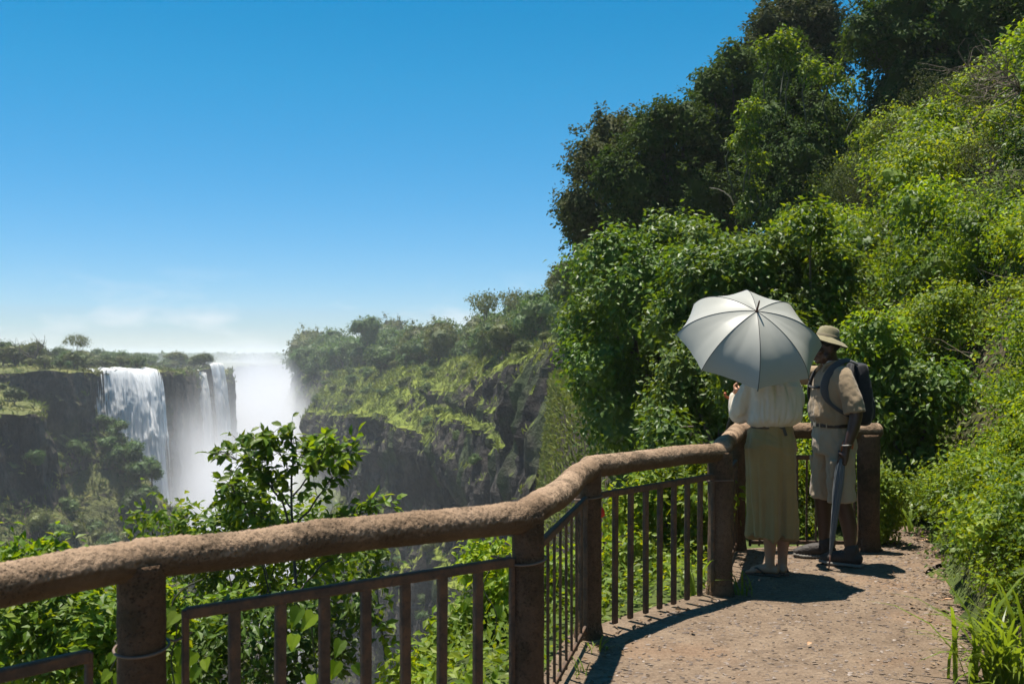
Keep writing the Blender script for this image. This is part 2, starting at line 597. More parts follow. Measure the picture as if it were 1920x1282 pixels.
worn = b.mrange(b.noise(b.scaled(Pn, (.9, .35, 1)), 1.0, 5, .6), .40, .62)
col = b.mix(b.math('MULTIPLY', worn, .42), col, (.105, .074, .052))
col = b.mix(1.0, col, (1.06, 1.0, .86), 'MULTIPLY')
M['path'] = b.surf(b.principled(col, .78, b.bump(hg, .8, .012), .35))
ty = np.linspace(-5, 9.3, 190)
brx = np.interp(ty, BRINK[:, 1], BRINK[:, 0])
rows = []
for y, bx_ in zip(ty, brx):
    x0 = bx_ - .12
    if y > 7.6:
        x0 = max(x0, np.interp(y, [7.7, 7.9, 8.1, 8.4, 9.3], [1.7, 2.6, 2.95, 3.2, 3.6]))
    x1 = float(path_right(y)) + .14 * float(fbm(y * 1.3, 0, 0, 3, 5)) + .05
    rows.append(np.stack([np.linspace(x0, max(x1, x0 + .05), 70), np.full(70, y)], -1))
rows = np.array(rows)
z = .010 * fbm(rows[..., 0] * 1.4, rows[..., 1] * 1.4, 0, 3, 8) + .012
me = mesh('path', np.concatenate([rows, z[..., None]], -1).reshape(-1, 3), grid_faces(len(ty), 70)[:, ::-1], M['path'])
tag(link('path', me), 'reddish brown chipped stone path beside the railing', kind='structure')


def on_path(x, y):
    return .010 * fbm(x * 1.4, y * 1.4, 0, 3, 8) + .012


# loose stone chips pressed into the path
n = 7000
cyv = 2.6 + 6.2 * rng.random(n) ** 1.3
cxv = np.interp(cyv, BRINK[:, 1], BRINK[:, 0]) + .1
cxv = cxv + (path_right(cyv) - cxv) * rng.random(n)
ok = ~((cyv > 7.2) & (cxv < np.interp(cyv, [7.2, 7.7, 7.9, 8.2, 9.3], [1.6, 1.75, 2.6, 3.1, 3.6])))
cxv, cyv = cxv[ok], cyv[ok]; n = len(cxv)
tpl = (np.array([(-.5, -.3, 0), (.35, -.42, .03), (.55, .12, .10), (.05, .45, .16), (-.45, .28, .07), (0, 0, .16)]), np.array([(0, 1, 5), (1, 2, 5), (2, 3, 5), (3, 4, 5), (4, 0, 5)]))
tt = unit(np.stack([rng.normal(size=n), rng.normal(size=n) * .6, np.zeros(n)], -1))
v, f = leaf_geo(np.stack([cxv, cyv, on_path(cxv, cyv) + .001], -1), np.tile([0, 0, 1.0], (n, 1)), tt, rng.uniform(.010, .034, n) * (.6 + .4 * rng.random(n)), tpl, .7)
b = NB('stone_chip')
g = b.n('NewGeometry')
M['chip'] = b.surf(b.principled(b.ramp(g.outputs['Random Per Island'], [(0, (.065, .044, .033)), (.4, (.125, .092, .070)), (.85, (.19, .145, .115)), (1, (.26, .21, .175))]), .7, None, .4))
tag(link('gravel', mesh('gravel', v, f, M['chip'], False)), 'small flat stone chips loose on the path', 'gravel', kind='stuff')


# ------------------------------------------------------------------ cliffs
def smooth_poly(pts, n, near=1.0, passes=2):
    p = np.array(pts, float)
    for _ in range(passes):           # corner cutting keeps the plan from looking straight-edged
        q = np.empty((2 * len(p) - 2, p.shape[1]))
        q[0::2] = p[:-1] * .78 + p[1:] * .22; q[1::2] = p[:-1] * .22 + p[1:] * .78
        p = np.vstack([p[:1], q, p[-1:]])
    seg = np.linalg.norm(np.diff(p[:, :2], axis=0), axis=1)
    w = seg / (np.maximum(20, p[:-1, 1] * .5 + p[1:, 1] * .5)) ** near
    L = np.concatenate([[0], np.cumsum(w)])
    t = np.linspace(0, L[-1], n)
    return np.stack([np.interp(t, L, p[:, k]) for k in range(p.shape[1])], -1)


def curtain(edge, prof, nu, nv, out_sign, amp, seed, sm=6):
    """edge rows: (X, Y, Ztop, profile index); prof: K lists of (outward, down). Returns grid (nu,nv,3), slope weight"""
    e = smooth_poly(edge, nu)
    t = unit(np.gradient(e[:, :2], axis=0))
    ker = np.ones(sm * 2 + 1) / (sm * 2 + 1)
    nrm = np.stack([-t[:, 1], t[:, 0]], -1) * out_sign
    nrm = unit(np.stack([np.convolve(np.pad(nrm[:, k], sm, 'edge'), ker, 'valid') for k in (0, 1)], -1))
    pr = []
    for pl in prof:
        pl = np.array(pl, float)
        L = np.concatenate([[0], np.cumsum(np.hypot(*np.diff(pl, axis=0).T))])
        vis = np.interp(np.linspace(0, 1, nv), [0, .10, 1], [0, L[np.argmin(np.abs(pl[:, 0]) + np.abs(pl[:, 1]))] / L[-1], 1]) * L[-1]
        pr.append(np.stack([np.interp(vis, L, pl[:, 0]), np.interp(vis, L, pl[:, 1])], -1))
    pr = np.array(pr)
    k = np.clip(e[:, 3], 0, len(pr) - 1.001); k0 = k.astype(int); fr = (k - k0)[:, None, None]
    G = pr[k0] * (1 - fr) + pr[k0 + 1] * fr           # nu,nv,2
    s = np.concatenate([[0], np.cumsum(np.linalg.norm(np.diff(e[:, :2], axis=0), axis=1))])[:, None]
    dz = np.gradient(G[..., 1], axis=1); do = np.gradient(G[..., 0], axis=1)
    steep = sstep(.7, 2.5, -dz / (np.abs(do) + .02))
    Z = e[:, 2][:, None] + G[..., 1]
    big = fbm(s * .045, Z * .012, 0, 3, seed) * 1.0
    butt = 1 - np.abs(fbm(s * .11, Z * .018, 0, 3, seed + 5)) * 1.6
    col = 1 - np.abs(vnoise(s * .42, Z * .035, 0, seed + 9)) * 2
    led = fbm(Z * .13, s * .018, 0, 3, seed + 13)
    blk = np.round(fbm(s * .30, Z * .10, 0, 2, seed + 21) * 2.5) / 2.5
    fine = fbm(s * .9, Z * .5, 0, 3, seed + 31)
    edgew = sstep(.06, .16, np.linspace(0, 1, nv))[None]
    O = G[..., 0] + edgew * (amp * (1.5 * big + 1.1 * butt * steep + .55 * col * steep + 1.0 * led * steep + .75 * blk * steep + .3 * fine))
    Z = Z + edgew * (1 - steep) * (1.2 * fbm(s * .12, O * .12, 0, 4, seed + 41)) + (1 - edgew) * .8 * fbm(s * .15, G[..., 0] * .1, 0, 3, seed + 43)
    return np.stack([e[:, 0][:, None] + nrm[:, 0][:, None] * O, e[:, 1][:, None] + nrm[:, 1][:, None] * O, Z], -1)


def grid_normals(G):
    du, dv = np.gradient(G, axis=0), np.gradient(G, axis=1)
    return unit(np.cross(du, dv))


# the far cliff across the bend, on the right of the falls
RP = [
    # 0: sheer rock from the brink (near end)
    [(-45, 1.5), (-6, .6), (0, 0), (1.2, -2.5), (2.4, -9), (3.2, -10.5), (4.6, -30), (6, -31.5), (9, -60), (14, -98)],
    # 1: grassy steps, then rock
    [(-45, 2.5), (-6, 1.0), (0, 0), (7, -4.0), (8.5, -6.5), (15, -10.5), (16.5, -34), (18, -35), (21, -62), (30, -98)],
    # 2: long green slope, rock, a grassy ledge low down
    [(-45, 3), (-8, 1.2), (0, 0), (9, -8), (12, -13), (13.5, -18), (15, -34), (24, -38.5), (25.5, -66), (31, -98)],
    # 3: green slope most of the way (far end)
    [(-45, 3), (-8, 1.0), (0, 0), (2.5, -9), (6, -22), (8, -37), (9.5, -45), (12, -58), (13.5, -75), (18, -98)],
]
redge = [(4.6, 70, 2.6, 0), (4.5, 98, 3.2, 0), (.6, 140, 2.4, .1), (-6.5, 176, .8, .5), (-13, 205, 0, 1.0), (-22, 242, -1.5, 1.3), (-43, 305, -3.5, 2.0), (-66, 370, -5.0, 2.5), (-93, 430, -5.5, 3), (-92, 475, -6, 3), (-60, 540, -6, 3), (-20, 640, -6, 3)]
RC = curtain(redge, RP, 560, 150, 1.0, 1.35, 100)
me = mesh('far_cliff', RC.reshape(-1, 3), grid_faces(560, 150)[:, ::-1], M['cliff'], smooth=False)
tag(link('far_cliff', me), 'dark basalt cliff with bright grassy ledges across the misty gorge', kind='structure')

# the falls side, on the left
LP = [
    # 0: near spur
    [(-60, 1), (-6, .4), (0, 0), (1.5, -11), (5, -17), (14, -30), (24, -42), (34, -60), (52, -98)],
    # 1: promontory wall over a wooded talus
    [(-60, 1), (-6, .4), (0, 0), (.8, -15), (2.2, -22), (10, -31), (24, -46), (38, -64), (58, -98)],
    # 2: nose of the promontory, its talus starts high
    [(-60, 1), (-6, .4), (0, 0), (.6, -8), (2.0, -12.5), (9, -19), (19, -31), (30, -48), (52, -98)],
    # 3: wall behind the falls
    [(-60, 1), (-6, .4), (0, 0), (.8, -12), (1.6, -30), (2.4, -50), (6, -66), (14, -80), (26, -98)],
]
ledge = [(-170, 95, -4.5, 0), (-105, 128, -5.2, 0), (-77, 148, -7.0, 0), (-73.5, 155, -7.2, 0), (-78, 166, -6.4, .3), (-99, 186, -2.2, 1), (-100, 196, -1.8, 1), (-88, 204, -2.0, 1.15), (-84.5, 210, -2.4, 2), (-88, 219, -2.8, 2.4),
         (-100, 231, -3.2, 3), (-99.5, 243, -3.2, 3), (-86, 253, -3.4, 3), (-86.5, 263, -3.5, 3), (-91, 290, -3.6, 3), (-93.5, 300.5, -3.6, 3), (-85.5, 306.5, -3.6, 3), (-84.5, 318, -4, 3), (-109, 352, -4, 3), (-115, 430, -4, 3), (-115, 640, -4, 3)]
ledge = [(x - 3.0 * (y > 170), y, z_, k_) for x, y, z_, k_ in ledge]
LC = curtain(ledge, LP, 620, 130, -1.0, .85, 300, 4)
me = mesh('falls_cliff', LC.reshape(-1, 3), grid_faces(620, 130), M['cliff_left'], smooth=False)
tag(link('falls_cliff', me), 'dark rock wall and wooded talus on the side of the waterfalls', kind='structure')

# plateau to the horizon
b = NB('plateau_scrub')
Pn = b.pos()
col = b.ramp(b.noise(Pn, .012, 8, .62), [(.30, (.030, .052, .018)), (.5, (.058, .080, .026)), (.68, (.105, .112, .042))])
M['plateau'] = b.surf(b.principled(col, .95, None, .1))
inl = [(x - 38, y + 4) for (x, y, _, _) in ledge[1:10]] + [(-150, 245), (-150, 300)]
pts = [(-7000, -400), (-190, 60)] + inl + [(-150, 352), (-150, 700), (12, 700), (9, 180), (14, 108), (60, 60), (900, 40), (4000, 40), (9000, 12000), (-12000, 12000)]
V = np.array([(x, y, -4.9) for x, y in pts])
V[-9:-4, 2] = -5.0
bm = bmesh.new()
bm.faces.new([bm.verts.new(v) for v in V])
bm.normal_update()
bmesh.ops.triangulate(bm, faces=bm.faces[:])
me = bpy.data.meshes.new('plateau'); bm.to_mesh(me); bm.free(); me.materials.append(M['plateau'])
if me.polygons[0].normal.z < 0: me.flip_normals()
tag(link('plateau', me), 'flat bush-covered plateau reaching to the hazy horizon', kind='structure')

# the river at the foot of the gorge
b = NB('river_water')
Pn = b.pos()
fo = b.mrange(b.noise(b.scaled(Pn, (.05, .03, .05)), 1.0, 8, .65, .6), .42, .58)
col = b.mix(fo, (.045, .075, .06), (.80, .84, .84))
M['river'] = b.surf(b.principled(col, b.mrange(fo, 0, 1, .12, .8), b.bump(b.noise(Pn, .6, 5), .6, .4), .5))
u = np.linspace(-190, 60, 60); w = np.linspace(-60, 700, 120)
UX, UY = np.meshgrid(u, w, indexing='ij')
UZ = GROUND + .9 * fbm(UX * .08, UY * .08, 0, 4, 71)
me = mesh('river', np.stack([UX, UY, UZ], -1).reshape(-1, 3), grid_faces(60, 120), M['river'])
tag(link('river', me), 'foaming white river at the bottom of the gorge', kind='structure')


# ------------------------------------------------------------------ waterfalls
def water_mat(name, gaps, seed):
    b = NB(name)
    uv = b.n('UVMap').outputs[0]
    s1 = b.noise(b.n('Mapping', i0=uv, i1=(seed, 0, 0), i3=(60, 3.0, 1)).outputs[0], 1.0, 7, .6, .4)
    s2 = b.noise(b.n('Mapping', i0=uv, i1=(seed, 3, 0), i3=(16, 5, 1)).outputs[0], 1.0, 5, .6, .5)
    col = b.ramp(s1, [(.28, (.80, .84, .87)), (.45, (.93, .945, .955)), (.6, (.97, .97, .97))])
    nr = b.bump(b.mix(.5, s1, s2), .9, 1.0)
    p = b.principled(col, .7, nr, .3)
    sp = b.n('SeparateXYZ', i0=uv)
    x, y = sp.outputs[0], sp.outputs[1]
    h = b.math('ADD', b.math('MULTIPLY', s1, .6), b.math('MULTIPLY', s2, .4))
    edge = b.math('MINIMUM', x, b.math('SUBTRACT', 1.0, x))
    thr = b.math('ADD', b.mrange(edge, .0, .20, .50, -.1), 0.0)
    if gaps:
        thr = b.math('MAXIMUM', thr, b.mrange(b.math('ADD', x, b.math('MULTIPLY', y, -.10)), .06, .42, .50, .22))
    a = b.mrange(b.math('SUBTRACT', h, thr), .0, .035)
    a = b.math('MULTIPLY', a, b.mrange(y, 1.0, .75))
    tl = b.n('BsdfTranslucent', Color=(.93, .95, .96, 1))
    p = b.n('MixShader', i0=.35, i1=p.outputs[0], i2=tl.outputs[0])
    tr = b.n('BsdfTransparent')
    return b.surf(b.n('MixShader', i0=a, i1=tr.outputs[0], i2=p.outputs[0]))


def waterfall(lip, drop, throw, nu, nv, seed, mat, label, flare=1.0):
    lip = np.array(lip, float) - np.array((3.0, 0, 0))
    L = np.concatenate([[0], np.cumsum(np.linalg.norm(np.diff(lip[:, :2], axis=0), axis=1))])
    t = np.linspace(0, L[-1], nu)
    e = np.stack([np.interp(t, L, lip[:, k]) for k in range(3)], -1)
    tg = unit(np.array([lip[-1, 0] - lip[0, 0], lip[-1, 1] - lip[0, 1]]))
    out = np.array([tg[1], -tg[0]])
    v = np.linspace(0, 1, nv)[None]
    u = np.linspace(0, 1, nu)[:, None]
    back = sstep(.10, 0, v)                      # the stretch above the lip
    q = np.clip((v - .10) / .9, 0, 1)
    thr = throw * (1 + .45 * fbm(u * 4, 0, 0, 3, seed))
    O = -5.5 * back + thr * np.sqrt(q + .0004) + 1.4 * q * fbm(u * 13, q * 2.5, 0, 4, seed + 3) + .7 * fbm(u * 45, q * 5, 0, 3, seed + 4) * sstep(0, .2, q)
    O = O + 5.0 * (1 - np.abs(2 * u - 1) ** 3) * q
    sm, dm = u * L[-1], q * drop
    billow = (1 - np.abs(fbm(sm * .55, dm * .16, 0, 3, seed + 11))) * sstep(.02, .25, q)
    puff = np.abs(fbm(sm * .8, dm * .11 - sm * .1, 0, 3, seed + 12)) * sstep(.05, .4, q)
    O = O + .6 * billow + .3 * puff
    Z = e[:, 2][:, None] + .75 + .25 * back - drop * q ** 1.25 + .3 * fbm(u * 9, 0, 0, 3, seed + 7) * (1 - q) + .3 * puff
    side = (u - .35) * (flare - 1) * L[-1] * q
    X = e[:, 0][:, None] + out[0] * O + tg[0] * side
    Y = e[:, 1][:, None] + out[1] * O + tg[1] * side
    me = mesh('waterfall', np.stack([X, Y, Z], -1).reshape(-1, 3), grid_faces(nu, nv), mat)
    uvl = me.uv_layers.new(name='UVMap')
    uv = np.stack([u + 0 * v, 0 * u + v], -1).reshape(-1, 2)
    li = np.empty(len(me.loops), np.int32); me.loops.foreach_get('vertex_index', li)
    uvl.data.foreach_set('uv', uv[li].astype(np.float32).ravel())
    return tag(link('waterfall', me), label, 'waterfall', 'waterfalls plunging into the gorge')


waterfall([(-99.8, 243.2, -3.3), (-95.5, 246.2, -3.2), (-91, 249.4, -3.2), (-86.6, 252.6, -3.4)], 70, 9, 170, 230, 5, water_mat('main_fall_water', True, 1.0), 'widest white waterfall, beside the dark promontory', 1.08)
waterfall([(-93.2, 300.8, -4.4), (-91.6, 302, -4.6), (-90.4, 302.9, -4.8)], 66, 7.0, 50, 200, 25, water_mat('thin_fall_water', False, 5.0), 'thin slanting waterfall joining a broader one to its right', 1.25)
waterfall([(-89.6, 303.4, -2.6), (-87.6, 305, -2.4), (-85.9, 306.3, -2.8)], 66, 7.5, 60, 200, 45, water_mat('far_fall_water', False, 9.0), 'narrow bright waterfall nearest the cloud of spray', 1.25)

# ------------------------------------------------------------------ spray and haze
b = NB('spray')
Pn = b.pos()
sp = b.n('SeparateXYZ', i0=Pn)
x, y, z = sp.outputs
nz1 = b.noise(b.scaled(Pn, (.022, .022, .018)), 1.0, 4, .55)
nn = b.math('SUBTRACT', nz1, .5)
far = b.mrange(y, 300.0, 372.0)
near = b.mrange(y, 208.0, 246.0)
top = b.math('ADD', b.math('MULTIPLY', far, 11.0), b.math('MULTIPLY', near, 74.0))
side = b.mrange(b.math('ADD', x, b.math('MULTIPLY', b.math('SUBTRACT', y, 250.0), .11)), -84.0, -50.0)
top = b.math('ADD', top, b.math('MULTIPLY', side, -30.0))
top = b.math('ADD', top, -74.0)
top = b.math('ADD', top, b.math('MULTIPLY', nn, 60.0))
d = b.math('DIVIDE', b.math('SUBTRACT', top, z), 38.0)
d = b.math('MAXIMUM', d, 0.0)
d = b.math('MINIMUM', d, 1.0)
d = b.math('MULTIPLY', d, d)
dens = b.math('MULTIPLY', d, b.math('ADD', b.math('MULTIPLY', near, .070), .020))
pv = b.n('VolumePrincipled')
pv.inputs['Color'].default_value = (.905, .922, .965, 1)
pv.inputs['Anisotropy'].default_value = .1
b.t.links.new(dens, pv.inputs['Density'])
b.t.links.new(pv.outputs[0], b.out.inputs['Volume'])
M['spray'] = b.m
bm = bmesh.new()
bmesh.ops.create_cube(bm, size=1.0)
for vv in bm.verts:
    vv.co = Vector((-70 + vv.co.x * 130, 315 + vv.co.y * 390, -39.0 + vv.co.z * 124))
me = bpy.data.meshes.new('mist'); bm.to_mesh(me); bm.free(); me.materials.append(M['spray'])
tag(link('mist', me), 'white cloud of spray rising from the foot of the falls', 'mist', kind='stuff')

b = NB('air')
pv = b.n('VolumePrincipled')
pv.inputs['Color'].default_value = (.92, .96, 1.0, 1)
pv.inputs['Density'].default_value = .0003
b.t.links.new(pv.outputs[0], b.out.inputs['Volume'])
bm = bmesh.new()
bmesh.ops.create_cube(bm, size=1.0)
for vv in bm.verts:
    vv.co = Vector((vv.co.x * 26000, 6000 + vv.co.y * 13000, -38.0 + vv.co.z * 130))
me = bpy.data.meshes.new('haze'); bm.to_mesh(me); bm.free(); me.materials.append(b.m)
tag(link('haze', me), 'thin pale haze filling the air over the gorge', 'haze', kind='stuff')
# ------------------------------------------------------------------ the fence
def concrete(name, top, under, dark):
    b = NB(name)
    co = b.pos()
    g = b.n('NewGeometry')
    n1 = b.noise(co, 45.0, 6, .65); n2 = b.noise(co, 6.0, 5); n3 = b.noise(co, 160.0, 4, .6)
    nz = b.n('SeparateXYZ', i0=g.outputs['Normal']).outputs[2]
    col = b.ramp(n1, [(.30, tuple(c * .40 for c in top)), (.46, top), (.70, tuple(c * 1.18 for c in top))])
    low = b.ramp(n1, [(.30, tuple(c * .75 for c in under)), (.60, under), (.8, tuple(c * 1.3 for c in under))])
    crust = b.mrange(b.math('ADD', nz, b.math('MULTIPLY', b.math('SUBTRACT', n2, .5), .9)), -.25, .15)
    col = b.mix(crust, low, col)                      # rough render above; smooth concrete below, its shade painted in darker
    col = b.mix(b.math('MULTIPLY', b.mrange(n2, .52, .66), .7), col, dark)
    col = b.mix(b.math('MULTIPLY', b.mrange(n3, .56, .68), .6), col, tuple(c * .35 for c in top))
    big = b.noise(co, 2.2, 4)
    col = b.mix(b.mrange(big, .35, .65), b.mix(1.0, col, (.72, .68, .62), 'MULTIPLY'), b.mix(1.0, col, (1.12, 1.10, 1.06), 'MULTIPLY'))
    vo = b.n('TexVoronoi', {'feature': 'F1'}, Vector=co, Scale=85.0).outputs['Distance']
    pit = b.math('MULTIPLY', b.mrange(vo, .34, .12), b.mrange(n2, .40, .60))
    col = b.mix(b.math('MULTIPLY', pit, .75), col, tuple(c * .28 for c in top))
    h = b.math('ADD', b.math('MULTIPLY', n1, b.mrange(crust, 0, 1, .3, 1.0)), b.math('MULTIPLY', n3, .35))
    h = b.math('SUBTRACT', h, b.math('MULTIPLY', pit, .5))
    return b.surf(b.principled(col, .93, b.bump(h, 1.0, .013), .2))


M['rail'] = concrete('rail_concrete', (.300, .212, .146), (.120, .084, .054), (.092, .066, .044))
M['post'] = concrete('post_concrete', (.135, .086, .055), (.120, .076, .050), (.062, .048, .028))
b = NB('rusty_iron')
co = b.pos()
n1 = b.noise(co, 11.0, 6, .65); n2 = b.noise(co, 60.0, 4)
col = b.ramp(n1, [(.30, (.050, .036, .028)), (.48, (.095, .060, .040)), (.62, (.150, .080, .044)), (.75, (.105, .070, .050))])
col = b.mix(b.math('MULTIPLY', b.mrange(n2, .52, .70), .5), col, (.040, .030, .025))
M['iron'] = b.surf(b.principled(col, .82, b.bump(b.math('ADD', n1, n2), .7, .004), .3))
M['wire'] = plain('tie_wire', (.16, .11, .08), .6, 30, .3)
M['string'] = plain('pale_string', (.55, .50, .42), .8)
M['red'] = plain('red_plastic', (.55, .03, .02), .35, 20, .2)

RAIL_Z, RAIL_R = .905, .064


def rail_seg(a, b_, r, seed, n=170, ns=58, zoff=(0, 0), ext=(.05, .05), amp=1.0):
    a, b_ = np.array((*a, RAIL_Z + zoff[0])), np.array((*b_, RAIL_Z + zoff[1]))
    d = unit(b_ - a)
    a, b_ = a - d * ext[0], b_ + d * ext[1]
    L = np.linalg.norm(b_ - a)
    t = np.linspace(0, 1, n)
    s = t * L
    side = unit(np.cross(d, [0, 0, 1.0])); up = np.cross(side, d)
    cen = a + (b_ - a) * t[:, None] + side * (.010 * fbm(s * 1.7, seed, 0, 2, seed))[:, None] + up * (.011 * fbm(s * 1.5, 7 + seed, 0, 2, seed + 1))[:, None]
    e = np.minimum(s, L - s)
    endr = np.sqrt(np.clip(1 - (1 - np.clip(e / .045, 0, 1)) ** 2, .0, 1)) * .96 + .04
    an = np.linspace(0, 2 * np.pi, ns, endpoint=False)
    upn = np.sin(an)[None]
    rr = r * (1 + .045 * fbm(s * 3.5, seed, 0, 3, seed + 2))[:, None] * endr[:, None]
    cx_, cz_ = np.cos(an)[None] * r, np.sin(an)[None] * r
    crust = sstep(-.45, .25, upn + .35 * fbm(s[:, None] * 7, an[None] * 1.2, 0, 3, seed + 3))
    lum = fbm(s[:, None] * 135, cx_ * 135, cz_ * 135, 3, seed + 4) - .55 * sstep(.15, .55, fbm(s[:, None] * 80, cx_ * 80, cz_ * 80, 2, seed + 9))
    rr = rr + amp * (crust * (.0026 + .0028 * lum + .0022 * fbm(s[:, None] * 18, cx_ * 18, cz_ * 18, 2, seed + 6)) + (1 - crust) * .0008 * lum)
    V = cen[:, None] + rr[..., None] * (np.cos(an)[None, :, None] * side + np.sin(an)[None, :, None] * up)
    V = V.reshape(-1, 3)
    i = np.arange(n - 1)[:, None] * ns; j = np.arange(ns)[None]
    q = np.stack([i + j, i + (j + 1) % ns, i + ns + (j + 1) % ns, i + ns + j], -1).reshape(-1, 4)
    c0 = np.arange(ns)[::-1][None].astype(int); c1 = (np.arange(ns) + (n - 1) * ns)[None]
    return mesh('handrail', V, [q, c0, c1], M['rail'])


def post_mesh(r, seed, h=RAIL_Z, n=60, ns=32):
    t = np.linspace(0, 1, n); z = -.12 + t * (h + .12)
    an = np.linspace(0, 2 * np.pi, ns, endpoint=False)
    rr = r * (1 + .03 * fbm(z * 4, seed, 0, 2, seed)[:, None] + .018 * fbm(z[:, None] * 30, np.cos(an)[None] * 3, np.sin(an)[None] * 3, 3, seed) + .16 * sstep(.10, 0, z)[:, None])
    V = np.stack([rr * np.cos(an), rr * np.sin(an), z[:, None] + 0 * rr], -1).reshape(-1, 3)
    i = np.arange(n - 1)[:, None] * ns; j = np.arange(ns)[None]
    q = np.stack([i + j, i + (j + 1) % ns, i + ns + (j + 1) % ns, i + ns + j], -1).reshape(-1, 4)
    return mesh('post', V, [q, np.arange(ns)[::-1][None].astype(int), (np.arange(ns) + (n - 1) * ns)[None]], M['post'])


fence = empty('fence', (*P2, 0))
tag(fence, 'brown concrete railing with rusty baluster panels round the viewpoint', 'fence')
FO = Vector((*P2, 0))


def fchild(o):
    o.parent = fence
    o.location = o.location - FO
    return o


posts = [(P0, .072), (P1, .071), (P2, .062), (P3, .070), (P4, .076), (P45, .066), (P5, .084)]
post_obs = []
for i, (p, r) in enumerate(posts):
    o = fchild(link('post', post_mesh(r, 40 + i), loc=(*p, 0)))
    post_obs.append(o)
segs = [(P0, P1, .058, (.0, .004), (.3, .03)), (P1, P2, .058, (.002, -.008), (.05, .055)), (P2, P3, .057, (.012, .0), (.06, .03)), (P3, P4, .059, (.0, .0), (.05, .045)), (P4, P45, .062, (.012, .016), (.05, .04)), (P45, P5, .062, (.02, .022), (.04, .11))]
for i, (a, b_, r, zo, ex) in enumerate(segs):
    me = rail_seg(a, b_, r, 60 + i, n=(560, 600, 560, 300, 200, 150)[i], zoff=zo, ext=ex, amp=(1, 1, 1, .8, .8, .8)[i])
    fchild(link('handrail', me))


def bar_mesh(name, a, b_, w, t, side, mat):
    """flat bar from a to b_, w wide along side"""
    a, b_ = np.array(a, float), np.array(b_, float)
    d = unit(b_ - a); side = unit(np.array(side, float)); nn = np.cross(d, side)
    bev = min(w, t) * .18
    V = []
    for q in (a, b_):
        for su, sv in ((-1, -1), (1, -1), (1, 1), (-1, 1)):
            V.append(q + side * su * w / 2 + nn * sv * t / 2)
    bm = bmesh.new()
    vs = [bm.verts.new(v) for v in V]
    for f in ((3, 2, 1, 0), (4, 5, 6, 7), (0, 1, 5, 4), (1, 2, 6, 5), (2, 3, 7, 6), (3, 0, 4, 7)):
        bm.faces.new([vs[k] for k in f])
    bmesh.ops.bevel(bm, geom=bm.edges[:], offset=bev, segments=1, affect='EDGES')
    bmesh.ops.recalc_face_normals(bm, faces=bm.faces[:])
    me = bpy.data.meshes.new(name); bm.to_mesh(me); bm.free(); me.materials.append(mat)
    return me


def panel(a, b_, nb, ztop, zbot, gap0=.13, gap1=.13, w=.036, bottom=True, zt1=None, t=.026):
    """iron panel: a top bar (with its end stiles) that carries each baluster"""
    a, b_ = np.array(a), np.array(b_)
    zt1 = ztop if zt1 is None else zt1
    d = unit(b_ - a); L = np.linalg.norm(b_ - a)
    A, B = a + d * gap0, b_ - d * gap1
    d3 = (*d, 0)
    top = fchild(link('baluster_panel', bar_mesh('baluster_panel', (*A, ztop), (*B, zt1), .036, .030, (0, 0, 1), M['iron'])))
    for q, zz in ((A, ztop), (B, zt1)):
        o = link('end_stile', bar_mesh('end_stile', (*(q), zbot), (*(q), zz + .012), .020, .022, d3, M['iron']), top)
        o.location = -top.location - FO
    if bottom:
        o = link('bottom_bar', bar_mesh('bottom_bar', (*(A + d * .011), zbot + .03), (*(B - d * .011), zbot + .03), .03, .016, (0, 0, 1), M['iron']), top)
        o.location = -top.location - FO
    for k in range(1, nb):
        q = A + (B - A) * (k / nb)
        jx = random.uniform(-.006, .006)
        zz = ztop + (zt1 - ztop) * k / nb
        o = link('baluster', bar_mesh('baluster', (*(q + d * jx), zbot), (*q, zz - .004), w, t, d3, M['iron']), top)
        o.location = -top.location - FO
    return top


panel(P0, P1, 6, .665, .08, .2, .16)
panel(P1, P2, 8, .735, .07, .13, .075, zt1=.745)
panel(P2, P3, 9, .755, .05, .10, .10, w=.014, t=.012)
panel(P3, P4, 8, .755, .03, .095, .085, w=.034, bottom=False)
panel(P4, P45, 9, .70, .04, .10, .09, w=.014, t=.012)
panel(P45, P5, 11, .725, .04, .10, .11, w=.014, t=.012)


def wire_loop(p, r, z, tail, seed, post):
    an = np.linspace(0, 2 * np.pi * 1.12, 30)
    pts = np.stack([p[0] + (r + .004) * np.cos(an), p[1] + (r + .004) * np.sin(an), z + .010 * np.sin(an * 1 + seed)], -1)
    pts = np.vstack([pts, [np.array([p[0], p[1], z]) + np.array(t_) for t_ in tail]])
    v, f = tube_geo(pts, .0042, 6)
    o = link('wire_tie', mesh('wire_tie', v - np.array([*p, 0]), f, M['wire']), post)
    return o


dd = lambda a, b_: np.array((*unit(b_ - a), 0))
wire_loop(P1, .074, .655, [dd(P1, P2) * .10 + [0, 0, .0], dd(P1, P2) * .15 + [0, 0, .02]], 0, post_obs[1])
wire_loop(P2, .066, .742, [dd(P2, P1) * .09, dd(P2, P1) * .12 + [0, 0, .02], dd(P2, P1) * .17 + [0, .0, .035]], 1, post_obs[2])
wire_loop(P3, .073, .752, [dd(P3, P4) * .10, dd(P3, P4) * .13 + [0, 0, .01]], 2, post_obs[3])
wire_loop(P4, .078, .72, [dd(P4, P3) * .12], 3, post_obs[4])

